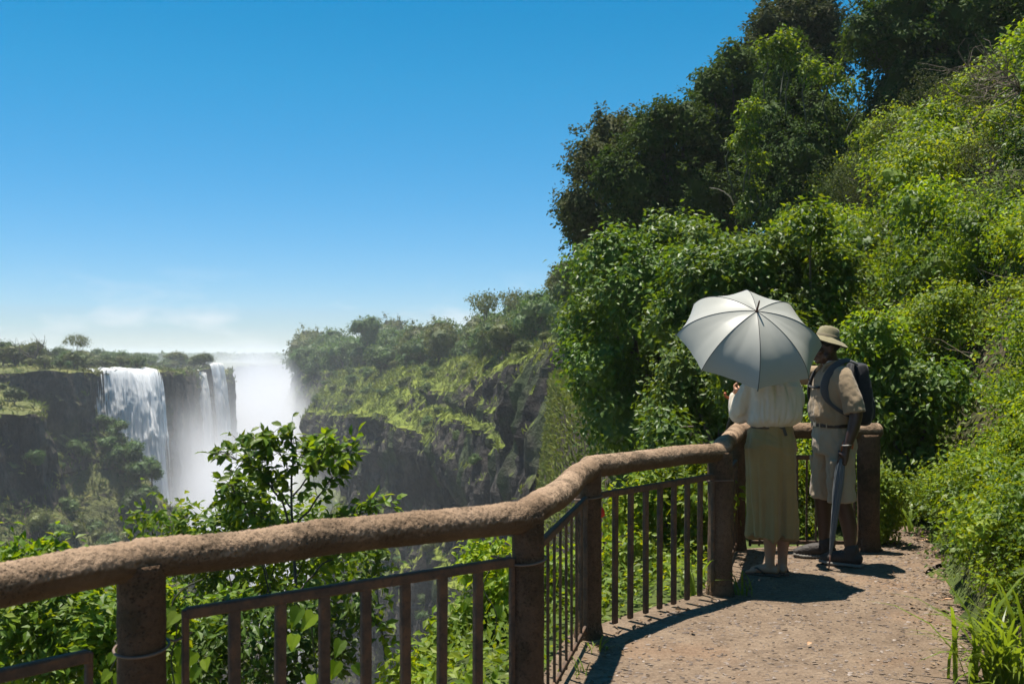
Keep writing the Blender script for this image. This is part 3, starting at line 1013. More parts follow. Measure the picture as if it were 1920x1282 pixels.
# small red pendant on a string at the third post
tp = np.array((*(P3 + unit(P4 - P3) * .105 + np.array((.0, -.03))), .0))
tagz = .70
e = empty('hanging_tag', (tp[0], tp[1], tagz - .05))
tag(e, 'small red drop-shaped tag tied to the railing with pale string', 'tag')
v = ICO2[0].copy(); v = v * np.array([.022, .014, .032]); v[:, 0] *= 1 - .30 * (v[:, 2] / .032)
link('pendant', mesh('pendant', v + np.array([0, 0, .018]), ICO2[1], M['red']), e)
st = []
for k, q in enumerate([(.05, .01, .035), (-.035, .0, .045), (.045, 0, -.01), (-.05, .0, -.02)]):
    p = np.array([0, 0, .068]); q = p + np.array(q) * .9
    st.append(tube_geo([p, (p + q) / 2 + np.array([0, -.004, .008]), q], .0022, 5))
st.append(tube_geo([(0, 0, .045), (0, 0, .06), (0, 0, .072)], .004, 5))
v, f = joinm(st)
link('string_bow', mesh('string_bow', v, f, M['string']), e)


# ------------------------------------------------------------------ people: closed lofts, fused into one surface
class Soup:
    def __init__(self):
        self.p = []

    def ell(self, c, r, rot=None, sub=3):
        v = (ICO3 if sub == 3 else ICO2)[0] * np.array(r)
        if rot is not None:
            v = v @ np.array(Matrix.Rotation(rot[0], 3, rot[1])).T
        self.p.append((v + np.array(c), (ICO3 if sub == 3 else ICO2)[1]))
        return self

    def tube(self, pts, rad, ns=14, sub=3, ends=True):
        pts = np.array(pts, float); rad = np.asarray(rad, float) * np.ones(len(pts))
        if sub > 1 and len(pts) > 2:       # smooth the joints
            t = np.arange(len(pts)); tt = np.linspace(0, len(pts) - 1, (len(pts) - 1) * sub * 2 + 1)
            P = np.stack([np.interp(tt, t, pts[:, k]) for k in range(3)], -1); Q = np.interp(tt, t, rad)
            for _ in range(2):
                P[1:-1] = P[1:-1] * .5 + (P[:-2] + P[2:]) * .25; Q[1:-1] = Q[1:-1] * .5 + (Q[:-2] + Q[2:]) * .25
            pts, rad = P, Q
        self.p.append(tube_geo(pts, rad, ns))
        self.ell(pts[0], (rad[0],) * 3, sub=2)
        if ends: self.ell(pts[-1], (rad[-1],) * 3, sub=2)
        return self

    def loft(self, rings, ns=40, pw=2.3, caps=True):
        """rings: (cx, cy, cz, rx, ry)"""
        an = np.linspace(0, 2 * np.pi, ns, endpoint=False)
        c, s = np.cos(an), np.sin(an)
        ex = np.sign(c) * np.abs(c) ** (2 / pw); ey = np.sign(s) * np.abs(s) ** (2 / pw)
        rg = np.array(rings, float)
        t = np.arange(len(rg)); tt = np.linspace(0, len(rg) - 1, (len(rg) - 1) * 4 + 1)
        rg = np.stack([np.interp(tt, t, rg[:, k]) for k in range(5)], -1)
        rg[1:-1] = rg[1:-1] * .5 + (rg[:-2] + rg[2:]) * .25
        V = np.stack([rg[:, 0, None] + rg[:, 3, None] * ex, rg[:, 1, None] + rg[:, 4, None] * ey, rg[:, 2, None] + 0 * ex], -1).reshape(-1, 3)
        n = len(rg)
        i = np.arange(n - 1)[:, None] * ns; j = np.arange(ns)[None]
        q = np.stack([i + j, i + (j + 1) % ns, i + ns + (j + 1) % ns, i + ns + j], -1).reshape(-1, 4)
        self.p.append((V, [q, np.arange(ns)[::-1][None].astype(int), (np.arange(ns) + (n - 1) * ns)[None]]))
        return self

    def build(self, name, mat, parent=None, voxel=.007, smooth=4, disp=None, loc=None):
        v, f = joinm(self.p)
        me = mesh(name, v, f, None)
        tmp = bpy.data.objects.new('tmp', me); C.objects.link(tmp)
        m = tmp.modifiers.new('r', 'REMESH'); m.mode = 'VOXEL'; m.voxel_size = voxel
        if smooth:
            s = tmp.modifiers.new('s', 'SMOOTH'); s.iterations = smooth; s.factor = .5
        dg = bpy.context.evaluated_depsgraph_get()
        me2 = bpy.data.meshes.new_from_object(tmp.evaluated_get(dg))
        bpy.data.objects.remove(tmp); bpy.data.meshes.remove(me)
        me2.name = name
        n = len(me2.vertices)
        if disp is not None:
            co = np.empty(n * 3, np.float32); me2.vertices.foreach_get('co', co); co = co.reshape(-1, 3).astype(float)
            no = np.empty(n * 3, np.float32); me2.vertex_normals.foreach_get('vector', no); no = no.reshape(-1, 3)
            co = co + no * disp(co)[:, None]
            me2.vertices.foreach_set('co', co.astype(np.float32).ravel())
        me2.polygons.foreach_set('use_smooth', np.ones(len(me2.polygons), bool))
        me2.update()
        me2.materials.clear(); me2.materials.append(mat)
        return link(name, me2, parent, loc)


def fabric(name, col, rough=.85, weave=900, trans=0.0, var=.15):
    b = NB(name)
    co = b.objco()
    c = b.mix(b.noise(co, 9, 4), tuple(x * (1 - var) for x in col), tuple(min(1, x * (1 + var)) for x in col))
    w = b.n('TexWave', {'wave_type': 'BANDS', 'bands_direction': 'Z'}, Vector=co, Scale=weave / 6.0, Distortion=1.5).outputs[1]
    nr = b.bump(b.math('ADD', b.noise(co, 35, 4), b.math('MULTIPLY', w, .06)), .35, .008)
    p = b.principled(c, rough, nr, .15, **{'Sheen Weight': .15})
    if trans:
        t = b.n('BsdfTranslucent', Color=b.mix(1.0, c, (1.05, 1.0, .9), 'MULTIPLY'))
        return b.surf(b.n('MixShader', i0=trans, i1=p.outputs[0], i2=t.outputs[0]))
    return b.surf(p)


def skin(name, col, rough=.5):
    b = NB(name)
    co = b.objco()
    c = b.mix(b.noise(co, 14, 4), tuple(x * .85 for x in col), tuple(min(1, x * 1.12) for x in col))
    return b.surf(b.principled(c, rough, b.bump(b.noise(co, 120, 3), .2, .003), .4, **{'Subsurface Weight': .03}))


M['skin_light'] = skin('light_skin', (.40, .195, .115))
M['skin_dark'] = skin('dark_skin', (.058, .030, .021), .42)
M['blouse'] = fabric('cream_blouse', (.66, .58, .47), trans=.20, var=.08)
M['skirt'] = fabric('olive_linen', (.300, .198, .082), var=.12)
M['khaki'] = fabric('khaki_cotton', (.26, .192, .120), var=.12)
M['khaki_pale'] = fabric('pale_khaki_cotton', (.34, .262, .178), var=.10)
M['hat'] = fabric('olive_felt', (.20, .172, .098), var=.15)
M['belt_dark'] = plain('dark_leather', (.028, .017, .012), .5, 20, .3)
M['belt_brown'] = plain('brown_leather', (.060, .036, .018), .55, 20, .3)
M['black_nylon'] = fabric('black_nylon', (.014, .014, .017), .65, var=.3)
M['grey_strap'] = fabric('grey_strap', (.05, .052, .055), .7, var=.2)
M['hair'] = plain('brown_hair', (.035, .020, .012), .55, 60, .4)
M['white_cotton'] = fabric('white_cotton', (.55, .58, .62), var=.05)
M['shoe'] = plain('dark_shoe', (.035, .028, .024), .7, 40, .4, .4, 90)
M['sole'] = plain('grey_sole', (.17, .155, .135), .8, 30, .2)
M['sandal'] = plain('sandal_leather', (.085, .040, .026), .6, 30, .3)
M['metal'] = plain('buckle_metal', (.5, .48, .44), .35, None, Metallic=1.0)
M['eye_white'] = plain('eye_white', (.6, .56, .5), .3)
M['iris'] = plain('dark_iris', (.012, .007, .005), .2)
M['band'] = plain('pale_bracelet', (.45, .42, .38), .5)


def hand(s, wrist, along, palm_n, side_, r=.0085, curl=1.0, scale=1.0, skip=None):
    """palm and five curled fingers. along: from wrist to knuckles; palm_n: the way the palm faces; side_: towards the thumb"""
    w = np.array(wrist, float); a = unit(np.array(along, float)); n = unit(np.array(palm_n, float)); t = unit(np.array(side_, float))
    k = scale
    for u in np.linspace(-.9, .9, 4):
        s.tube([w + t * u * .022 * k, w + a * .045 * k + t * u * .030 * k, w + a * .085 * k + t * u * .033 * k], [.016 * k, .0165 * k, .0125 * k], ns=10, sub=1)
    for f, (u, L) in enumerate(zip((.95, .33, -.30, -.90), (.072, .080, .074, .058))):
        L *= k
        p = w + a * .085 * k + t * u * .033 * k
        ang = 0.0; pts = [p]
        for j, (fr, bend) in enumerate(((.42, 40), (.32, 65), (.26, 55))):
            ang += math.radians(bend * curl)
            p = p + (a * math.cos(ang) + n * math.sin(ang)) * L * fr
            pts.append(p)
        s.tube(pts, [r * 1.12 * k, r * 1.05 * k, r * .95 * k, r * .8 * k], ns=8, sub=2)
    p = w + a * .022 * k + t * .026 * k
    th = [p, p + (t * .75 + a * .6 + n * .35) * .034 * k, p + (t * .60 + a * 1.0 + n * 1.0) * .050 * k, p + (t * .35 + a * 1.35 + n * 1.6) * .055 * k]
    s.tube(th, [r * 1.5 * k, r * 1.3 * k, r * 1.15 * k, r * .9 * k], ns=8, sub=2)


def fist(s, c, axis, toward, rs, wrist, k=1.0, r=.0088):
    """a hand closed round a rod through c along axis (axis points to the thumb side); the palm lies on the toward side"""
    c = np.array(c, float); ax = unit(np.array(axis, float)); to = np.array(toward, float); to = unit(to - (to @ ax) * ax); th = np.cross(ax, to)
    for o in (-.028, -.009, .010, .028):
        a = c + ax * o * k + to * (rs + .014) * 1.0
        s.tube([np.array(wrist) * .35 + (c + to * (rs + .018)) * .65 + ax * o * .5, a, a + th * .016 * k], [.019 * k, .0165 * k, .012 * k], ns=10, sub=1)
    for o, L in zip((.029, .010, -.009, -.027), (235, 250, 245, 225)):
        an = np.radians(np.linspace(15, L, 9))
        P = c + ax * o * k + (np.cos(an)[:, None] * to + np.sin(an)[:, None] * th) * (rs + r * .95)
        s.tube(P, np.linspace(r * 1.12, r * .8, 9) * k, ns=8, sub=1)
    an = np.radians(np.linspace(-10, -165, 7))
    P = c + ax * np.linspace(.020, .052, 7)[:, None] * k + (np.cos(an)[:, None] * to + np.sin(an)[:, None] * th) * (rs + r)
    s.tube(P, np.linspace(r * 1.45, r * .9, 7) * k, ns=8, sub=1)
    s.tube([wrist, c + to * (rs + .018)], [.026 * k, .020 * k], ns=12, sub=1)


def head(s, c, fwd, up, h=.225, female=False):
    """skull, jaw, nose, lips, brow, ears; fwd = the way the face looks"""
    f = unit(np.array(fwd, float)); u = unit(np.array(up, float)); l = np.cross(u, f)
    Mx = np.stack([l, f, u], 1)              # local x=left, y=forward, z=up

    def E(p, r, tilt=0.0):
        v = ICO3[0] * np.array(r)
        if tilt: v = v @ np.array(Matrix.Rotation(tilt, 3, 'X')).T
        s.p.append((((v + np.array(p)) * (h / .225)) @ Mx.T + np.array(c), ICO3[1]))
    E((0, -.012, .030), (.074, .092, .083)); E((0, .010, -.010), (.066, .078, .080)); E((0, .028, -.058), (.050, .056, .050))
    E((0, .066, -.088), (.024, .020, .018)); E((0, .078, .038), (.050, .016, .014)); E((0, .097, -.004), (.011, .013, .024), -.35)
    E((0, .101, -.018), (.017, .015, .011)); E((0, .084, -.047), (.025, .014, .008)); E((0, .082, -.059), (.023, .014, .009))
    for q in (-1, 1):
        E((q * .042, .062, -.015), (.026, .024, .022)); E((q * .074, -.008, -.004), (.008, .018, .030)); E((q * .055, .02, -.055), (.020, .030, .030))
    return Mx


# ---------------- woman seen from behind, under the umbrella
AX = unit(np.array((.045, -.655, .752)))     # the way the open umbrella's tip points
WX, WY = 1.784, 6.84
wo = Vector((WX, WY, .018))
s = Soup()
for q, (ax, ay, fx, fy) in ((-1, (-.020, -.03, -.93, .36)), (1, (.080, .02, .16, .98))):
    s.tube([(q * .075, .0, .90), (q * .070 + .02, .015, .66), (ax * .6 + q * .035 + .01, .012, .46), (ax + q * .002, ay - .018, .30), (ax, ay, .12), (ax, ay, .06)], [.085, .072, .052, .053, .033, .033], ns=16)
    d = np.array((fx, fy, 0)); sd = np.array((-fy, fx, 0)); A = np.array((ax, ay, 0))
    s.ell(A - d * .035 + (0, 0, .032), (.030, .030, .030))
    s.tube([A - d * .03 + (0, 0, .034), A + d * .05 + (0, 0, .038), A + d * .11 + (0, 0, .026)], [.029, .032, .024], ns=12)
    for k in range(5):
        o_ = (k - 2) * .0145 * (1 if q > 0 else -1)
        b0 = A + d * (.11 - abs(k - 1.5) * .004) + sd * o_ * 1.05 + np.array((0, 0, .018))
        s.tube([b0, b0 + d * (.030 - .003 * k) + np.array((0, 0, -.001)), b0 + d * (.052 - .006 * k) + np.array((0, 0, -.006))], [.010, .0095, .0075] if k else [.0125, .012, .010], ns=8, sub=1)
s.loft([(.03, 0, .84, .15, .10), (.01, 0, .95, .145, .10), (0, 0, 1.06, .12, .085), (0, 0, 1.2, .145, .095), (0, 0, 1.30, .155, .085), (0, 0, 1.345, .10, .06), (0, .005, 1.365, .05, .05)])
s.tube([(0, .0, 1.33), (-.005, .012, 1.41), (-.008, .025, 1.46)], [.052, .047, .050])
head(s, (-.010, .035, 1.50), (-.35, .93, -.05), (0, 0, 1), .205)
LH = np.array((-.235, .105, 1.245))          # hand on the umbrella shaft
s.tube([(-.145, .0, 1.315), (-.205, .025, 1.18), (-.222, .045, 1.075), (-.232, .08, 1.15), (-.236, .103, 1.215)], [.045, .040, .036, .030, .024])
fist(s, LH + np.array((.012, -.006, .012)), AX, (-.25, -.3, -.8), .009, (-.236, .103, 1.205), .9)
s.tube([(.145, .0, 1.315), (.185, .05, 1.18), (.165, .11, 1.085), (.08, .17, 1.085), (.02, .19, 1.10)], [.045, .040, .036, .030, .024])
hand(s, (.015, .192, 1.10), (-1, .15, .05), (0, -1, .2), (0, .1, 1), curl=.6, scale=.92)
woman = s.build('person', M['skin_light'], None, .007, 3, loc=wo)
tag(woman, 'person in cream blouse and long olive skirt, standing with back turned under a grey umbrella', 'person')

s = Soup()
s.loft([(0, 0, 1.005, .128, .098), (-.004, -.005, 1.03, .162, .125), (.004, -.012, 1.065, .180, .142), (.016, -.012, 1.13, .176, .146), (.012, -.01, 1.22, .180, .136), (.002, -.005, 1.28, .186, .118), (0, 0, 1.325, .150, .088), (0, .003, 1.352, .085, .064), (-.002, .006, 1.368, .056, .055)], pw=2.6)
s.tube([(-.130, -.005, 1.300), (-.196, .005, 1.20), (-.222, .022, 1.115), (-.224, .042, 1.085)], [.062, .064, .066, .060])
s.tube([(-.212, .046, 1.085), (-.222, .070, 1.15), (-.234, .098, 1.205)], [.066, .056, .034])
s.tube([(.130, -.005, 1.300), (.172, .03, 1.20), (.160, .08, 1.11), (.08, .15, 1.095), (.04, .175, 1.10)], [.066, .066, .066, .054, .036])


def blouse_folds(co):
    an = np.arctan2(co[:, 0], -co[:, 1])
    w = sstep(1.33, 1.27, co[:, 2]) * sstep(1.02, 1.05, co[:, 2])
    pl = np.exp(-((co[:, 0] - .045) / .012) ** 2) * .006 * (co[:, 1] < 0) + np.exp(-((co[:, 0] - .075) / .007) ** 2) * -.004 * (co[:, 1] < 0)
    yoke = np.exp(-((co[:, 2] - 1.283) / .006) ** 2) * .003
    return w * (.0085 * fbm(an * 5.2, co[:, 2] * 3.0, 0, 3, 3) + pl) + .004 * fbm(co[:, 0] * 26, co[:, 1] * 26, co[:, 2] * 12, 3, 5) + yoke + .006 * np.exp(-((co[:, 2] - 1.06 - .01 * fbm(an * 3, 0, 0, 2, 1)) / .03) ** 2) * fbm(an * 9, 0, 0, 2, 8)


s.build('blouse', M['blouse'], woman, .0075, 5, blouse_folds)
s = Soup()
s.loft([(0, 0, 1.035, .126, .097), (0, 0, 1.01, .133, .103), (-.004, 0, .95, .160, .124), (-.006, 0, .87, .172, .138), (-.004, 0, .70, .169, .136), (0, 0, .50, .166, .133), (.004, 0, .33, .163, .132), (.004, 0, .262, .163, .134), (.004, 0, .252, .160, .131)], pw=2.4)


def skirt_folds(co):
    an = np.arctan2(co[:, 0], -co[:, 1])
    low = sstep(.9, .3, co[:, 2])
    hem = np.exp(-((co[:, 2] - .285) / .004) ** 2) * -.003
    dr = .020 * fbm(an * 2.8, co[:, 2] * 1.0, 0, 3, 21) * (.3 + low)
    cr_ = .0075 * fbm(co[:, 0] * 7, co[:, 1] * 7, co[:, 2] * 26 + co[:, 0] * 9, 3, 23) * (.4 + sstep(.75, .95, co[:, 2]))
    seam = np.exp(-((co[:, 0] - .0) / .004) ** 2) * -.0025 * (co[:, 1] < 0)
    return dr + cr_ + hem + seam


s.build('skirt', M['skirt'], woman, .0075, 3, skirt_folds)
s = Soup(); s.loft([(0, 0, .998, .139, .109), (0, 0, 1.003, .1405, .110), (0, 0, 1.026, .136, .106), (0, 0, 1.030, .133, .104)])
bl = s.build('belt', M['belt_brown'], woman, .0035, 1)
me = bar_mesh('belt_strap', (.050, -.113, 1.012), (.064, -.128, .955), .020, .005, (1, 0, .2), M['belt_brown'])
link('belt_strap', me, bl)
s = Soup(); s.ell((-.006, .018, 1.525), (.083, .098, .092)).ell((-.004, -.015, 1.48), (.070, .070, .075)).ell((-.002, -.078, 1.51), (.038, .036, .038))
s.build('hair', M['hair'], woman, .006, 3, lambda co: .004 * fbm(co[:, 0] * 60, co[:, 1] * 60, co[:, 2] * 12, 3, 2))
for (ax, ay, fx, fy) in ((-.020, -.03, -.93, .36), (.080, .02, .16, .98)):
    d = np.array((fx, fy, 0)); sd = np.array((-fy, fx, 0)); A = np.array((ax, ay, 0))
    s = Soup()
    for k in np.linspace(-.06, .155, 12):
        wd = .030 + .010 * sstep(-.04, .10, k) - .014 * sstep(.10, .155, k)
        s.tube([A + d * k - sd * wd + (0, 0, .0), A + d * k + sd * wd + (0, 0, .0)], .0105, ns=8, sub=1)
    so = s.build('sandal', M['sandal'], woman, .005, 2)
    for k0, k1, zz in ((.115, .055, .046), (.125, .02, .040)):
        pts = [A + d * k0 + (0, 0, .034), A + d * (k0 + k1) / 2 + sd * .030 * (1 if zz > .042 else -1) + (0, 0, zz), A + d * k1 * .5 + sd * .040 * (1 if zz > .042 else -1) + (0, 0, .008)]
        v, f = tube_geo(np.array(pts), .0065, 6)
        link('strap', mesh('strap', v, f, M['sandal']), so)

# ---------------- open umbrella
GRIP = np.array((WX, WY, .018)) + LH + np.array((.012, -.006, .012))
um = empty('umbrella', tuple(GRIP - AX * .06))
tag(um, 'open silver-grey umbrella with dark ribs and a curved brown handle', 'umbrella')
uo = np.array(GRIP - AX * .06)
RIM, HGT, LEN = .485, .245, .70
ex = unit(np.cross([0, 1, 0], AX)); ey = np.cross(AX, ex)
APEX = GRIP + AX * LEN


def fabric_silver():
    b = NB('silver_fabric')
    co = b.objco()
    c = b.mix(b.noise(co, 5, 3), (.315, .312, .275), (.355, .352, .315))
    p = b.principled(c, .46, b.bump(b.noise(co, 12, 3), .10, .008), .28)
    t = b.n('BsdfTranslucent', Color=(.30, .31, .29, 1))
    return b.surf(b.n('MixShader', i0=.14, i1=p.outputs[0], i2=t.outputs[0]))


M['canopy'] = fabric_silver()
M['rib'] = plain('umbrella_rib', (.03, .03, .032), .5)
M['wood'] = plain('varnished_wood', (.30, .085, .028), .3, 25, .35)
M['shaft'] = plain('umbrella_shaft', (.10, .045, .03), .35)
PH0 = R(-91.5)


def canopy_pt(rho, phi, sag=1.0):
    """rho 0..1 from tip to rim along the dome"""
    k = R(45) / 2
    ph = (phi - PH0) / R(45)
    w = np.abs(ph - np.round(ph)) * 2                 # 0 at a rib, 1 mid panel
    rr = RIM * np.sin(rho * R(74)) / np.sin(R(74))
    hh = -HGT * (1 - np.cos(rho * R(74))) / (1 - np.cos(R(74)))
    chord = 1 - (1 - np.cos(k)) * (1 - (1 - w) ** 2) * 1.0 - .035 * (1 - (1 - w) ** 2) * rho ** 2
    wr = .0035 * fbm(phi * 7, rho * 3, 0, 3, 77) * rho * (1 - (1 - w) ** 6)
    hh = hh - .012 * (1 - (1 - w) ** 2) * np.sin(rho * np.pi * .8) + wr
    rr = rr * chord
    return APEX + rr[..., None] * (np.cos(phi)[..., None] * ex + np.sin(phi)[..., None] * ey) + hh[..., None] * AX


for k in range(8):
    ph = PH0 + R(45) * (k + np.linspace(0, 1, 15)); rho = np.linspace(.012, 1, 26)
    PP, RR = np.meshgrid(ph, rho, indexing='ij')
    V = canopy_pt(RR, PP)
    link('canopy_panel', mesh('canopy_panel', V.reshape(-1, 3) - uo, grid_faces(15, 26), M['canopy']), um)
for k in range(8):
    rho = np.linspace(.01, 1.0, 22); ph = np.full(22, PH0 + R(45) * k)
    p = canopy_pt(rho, ph) + AX * .0006
    v, f = tube_geo(p - uo, .0022, 5)
    rb = link('rib', mesh('rib', v, f, M['rib']), um)
    e_ = p[-1] + unit(p[-1] - p[-2]) * .012
    v, f = tube_geo(np.array([p[-1], (p[-1] + e_) / 2, e_]) - uo, .0042, 6)
    link('rib_tip', mesh('rib_tip', v, f, M['rib']), rb)
    m_ = APEX - AX * .36
    v, f = tube_geo(np.array([p[11], (p[11] + m_) / 2, m_]) - uo, .0022, 5)
    link('stretcher', mesh('stretcher', v, f, M['rib']), rb)
v, f = tube_geo(np.array([GRIP - AX * .05, GRIP, APEX - AX * .01]) - uo, .0055, 8)
link('shaft', mesh('shaft', v, f, M['shaft']), um)
v, f = tube_geo(np.array([APEX - AX * .012, APEX + AX * .004, APEX + AX * .012, APEX + AX * .075, APEX + AX * .088]) - uo, [.013, .012, .0068, .0058, .004], 10)
link('ferrule', mesh('ferrule', v, f, M['shaft']), um)
# crook handle below the hand, curling up to the left
hk = unit(np.array((-.97, -.18, .16)))
an = np.linspace(0, np.pi * 1.05, 16)
base = GRIP - AX * .05
pts = np.vstack([[GRIP + AX * .02], [GRIP - AX * .02], base + hk * .036 * (1 - np.cos(an))[:, None] - AX * .036 * np.sin(an)[:, None]])
v, f = tube_geo(pts - uo, np.concatenate([[.0095] * 17, [.0085]]), 12)
link('handle', mesh('handle', v, f, M['wood']), um)

# ---------------- man in khaki with a hat
TH = R(-84.0)
MX, MY = 2.315, 7.18
mo = Vector((MX, MY, .018))
s = Soup()
feet = ((1, .100, .075, -40), (-1, -.20, .01, -18))          # side, x, y, turn of the foot
for q, fx, fy, tn in feet:
    hx = q * .095
    s.tube([(hx * .85, .01, .86), (hx * .6 + fx * .45, .0, .68), (hx * .3 + fx * .75, fy * .35 - .01, .47), (hx * .1 + fx * .95, fy * .8 + .012, .30), (fx, fy + .012, .12), (fx, fy + .01, .07)], [.080, .080, .060, .058, .038, .040], ns=16)
    dv = np.array((math.sin(R(tn)), -math.cos(R(tn)), 0)); 
    s.tube([np.array((fx, fy, .05)) - dv * .04, np.array((fx, fy, .05)) + dv * .06, np.array((fx, fy, .035)) + dv * .15], [.036, .038, .028])
s.loft([(0, .0, .86, .15, .11), (0, 0, .98, .155, .115), (0, -.01, 1.08, .152, .115), (0, -.005, 1.22, .165, .11), (0, .005, 1.34, .180, .095), (0, .01, 1.40, .12, .07), (0, .005, 1.42, .06, .055)])
s.tube([(0, .004, 1.38), (0, -.018, 1.45), (0, -.036, 1.50)], [.060, .056, .058])
HC = np.array((.005, -.058, 1.545))
HF = np.array((.05, -.99, -.10))
head(s, HC, HF, (0, -.05, 1), .222)
s.tube([(.140, .005, 1.335), (.222, .03, 1.23), (.262, .055, 1.10), (.262, .03, .98), (.250, -.010, .86)], [.042, .050, .046, .042, .030])
WR = np.array((.249, -.012, .855))
tip = np.array((float((1554 - 960) / F * 6.98), 6.98, .014))
RZ = np.array(Matrix.Rotation(TH, 3, 'Z'))
grip = RZ @ (WR + np.array((-.020, -.030, -.085))) + np.array(mo)
ax2 = unit(grip - tip)
fist(s, WR + np.array((-.020, -.030, -.085)), RZ.T @ ax2, RZ.T @ np.array((.75, -.65, .1)), .011, WR, 1.08, .0098)
s.tube([(-.140, .005, 1.335), (-.205, -.11, 1.355), (-.215, -.235, 1.37), (-.175, -.29, 1.48), (-.13, -.31, 1.57)], [.042, .050, .044, .038, .029])
hand(s, (-.128, -.312, 1.58), (.15, -.1, 1), (.8, .5, 0), (.3, -.9, 0), r=.0098, curl=.5)
man = s.build('person', M['skin_dark'], None, .0068, 2, loc=mo)
man.rotation_euler = (0, 0, TH)
tag(man, 'person in khaki shirt, shorts and wide-brimmed hat, one arm raised towards the umbrella', 'person')
RZ = np.array(Matrix.Rotation(TH, 3, 'Z'))


def man_w(p):
    return RZ @ np.array(p, float) + np.array(mo)


s = Soup()
s.loft([(0, -.004, .990, .166, .126), (0, -.008, 1.025, .178, .140), (0, -.016, 1.06, .180, .148), (0, -.015, 1.14, .178, .142), (0, -.008, 1.25, .186, .132), (0, .003, 1.34, .192, .112), (0, .010, 1.395, .140, .085), (0, .008, 1.425, .082, .070), (0, .004, 1.435, .074, .066)], pw=2.5)
s.tube([(.145, .005, 1.352), (.200, .020, 1.27), (.238, .042, 1.17), (.252, .050, 1.095)], [.070, .072, .073, .076], ends=False)
s.tube([(-.150, .005, 1.355), (-.190, -.06, 1.348), (-.212, -.145, 1.355), (-.216, -.185, 1.358)], [.070, .072, .073, .076], ends=False)


def shirt_folds(co):
    an = np.arctan2(co[:, 0], -co[:, 1])
    pk = np.exp(-((co[:, 0] - .0) / .010) ** 2) * .0035 * (co[:, 1] < -.05) * (np.abs(co[:, 2] - 1.18) < .2)
    pocket = .004 * (sstep(.035, .045, co[:, 0]) * sstep(.125, .115, co[:, 0]) * sstep(1.19, 1.20, co[:, 2]) * sstep(1.31, 1.30, co[:, 2]) * (co[:, 1] < -.05))
    w = .009 * fbm(an * 2.5, co[:, 2] * 9 + an * 1.6, 0, 3, 44) * sstep(1.32, 1.10, co[:, 2]) * sstep(1.0, 1.06, co[:, 2])
    return w + .0055 * fbm(co[:, 0] * 15, co[:, 1] * 15, co[:, 2] * 15, 3, 45) + pk + pocket + .004 * np.exp(-((co[:, 2] - 1.05) / .03) ** 2) * fbm(an * 7, 0, 0, 2, 46)


sh = s.build('shirt', M['khaki'], man, .0075, 4, shirt_folds)
s = Soup()
an = np.linspace(0, 2 * np.pi, 24)
for q in (1, -1):
    s.tube([(q * .072, .035, 1.452), (q * .060, -.03, 1.445), (q * .040, -.075, 1.425), (q * .052, -.100, 1.385)], [.013, .014, .016, .010], ns=10)
s.tube([(.072, .035, 1.452), (0, .078, 1.458), (-.072, .035, 1.452)], [.013, .014, .013])
s.build('collar', M['khaki'], sh, .005, 2)
s = Soup(); s.loft([(0, -.004, 1.40, .060, .060), (0, -.008, 1.452, .066, .066), (0, -.010, 1.458, .064, .064)])
s.build('undershirt', M['white_cotton'], man, .005, 2)
# shorts
s = Soup()
s.loft([(0, 0, 1.005, .157, .118), (0, 0, .985, .160, .121), (0, .004, .92, .172, .134), (0, .010, .84, .178, .140), (0, .008, .79, .176, .130)], pw=2.5)
for q, fx, fy, tn in feet:
    hx = q * .092
    s.tube([(hx, .008, .88), (hx * .7 + fx * .38, .005, .70), (hx * .45 + fx * .60, fy * .22, .545), (hx * .34 + fx * .72, fy * .32, .455)], [.096, .096, .095, .099], ns=22, ends=False)


def shorts_folds(co):
    an = np.arctan2(co[:, 1], np.abs(co[:, 0]) - .1)
    return .008 * fbm(an * 1.8, co[:, 2] * 11 + an, co[:, 0] * 3, 3, 54) + .005 * fbm(co[:, 0] * 18, co[:, 1] * 18, co[:, 2] * 14, 3, 55)


sr = s.build('shorts', M['khaki_pale'], man, .0075, 3, shorts_folds)
for q in (1, -1):
    s = Soup()
    s.loft([(q * .172, -.035, .64, .016, .058), (q * .176, -.035, .72, .018, .062), (q * .176, -.035, .735, .024, .066), (q * .174, -.035, .76, .022, .064)], ns=20, pw=4)
    s.build('cargo_pocket', M['khaki_pale'], sr, .005, 2)
s = Soup(); s.loft([(0, -.002, .985, .171, .131), (0, -.002, .988, .173, .133), (0, -.002, 1.024, .171, .131), (0, -.002, 1.027, .169, .129)], pw=2.5)
bl = s.build('belt', M['belt_dark'], man, .004, 1)
me = bar_mesh('buckle', (0, -.138, .986), (0, -.138, 1.026), .05, .006, (1, 0, 0), M['metal']); link('buckle', me, bl)
for xk in (-.07, .07, .13):
    yk = -.131 * (1 - (abs(xk) / .173) ** 2.5) ** .4 - .005
    link('belt_loop', bar_mesh('belt_loop', (xk, yk, .975), (xk, yk, 1.035), .014, .005, (1, 0, 0), M['khaki_pale']), sr)
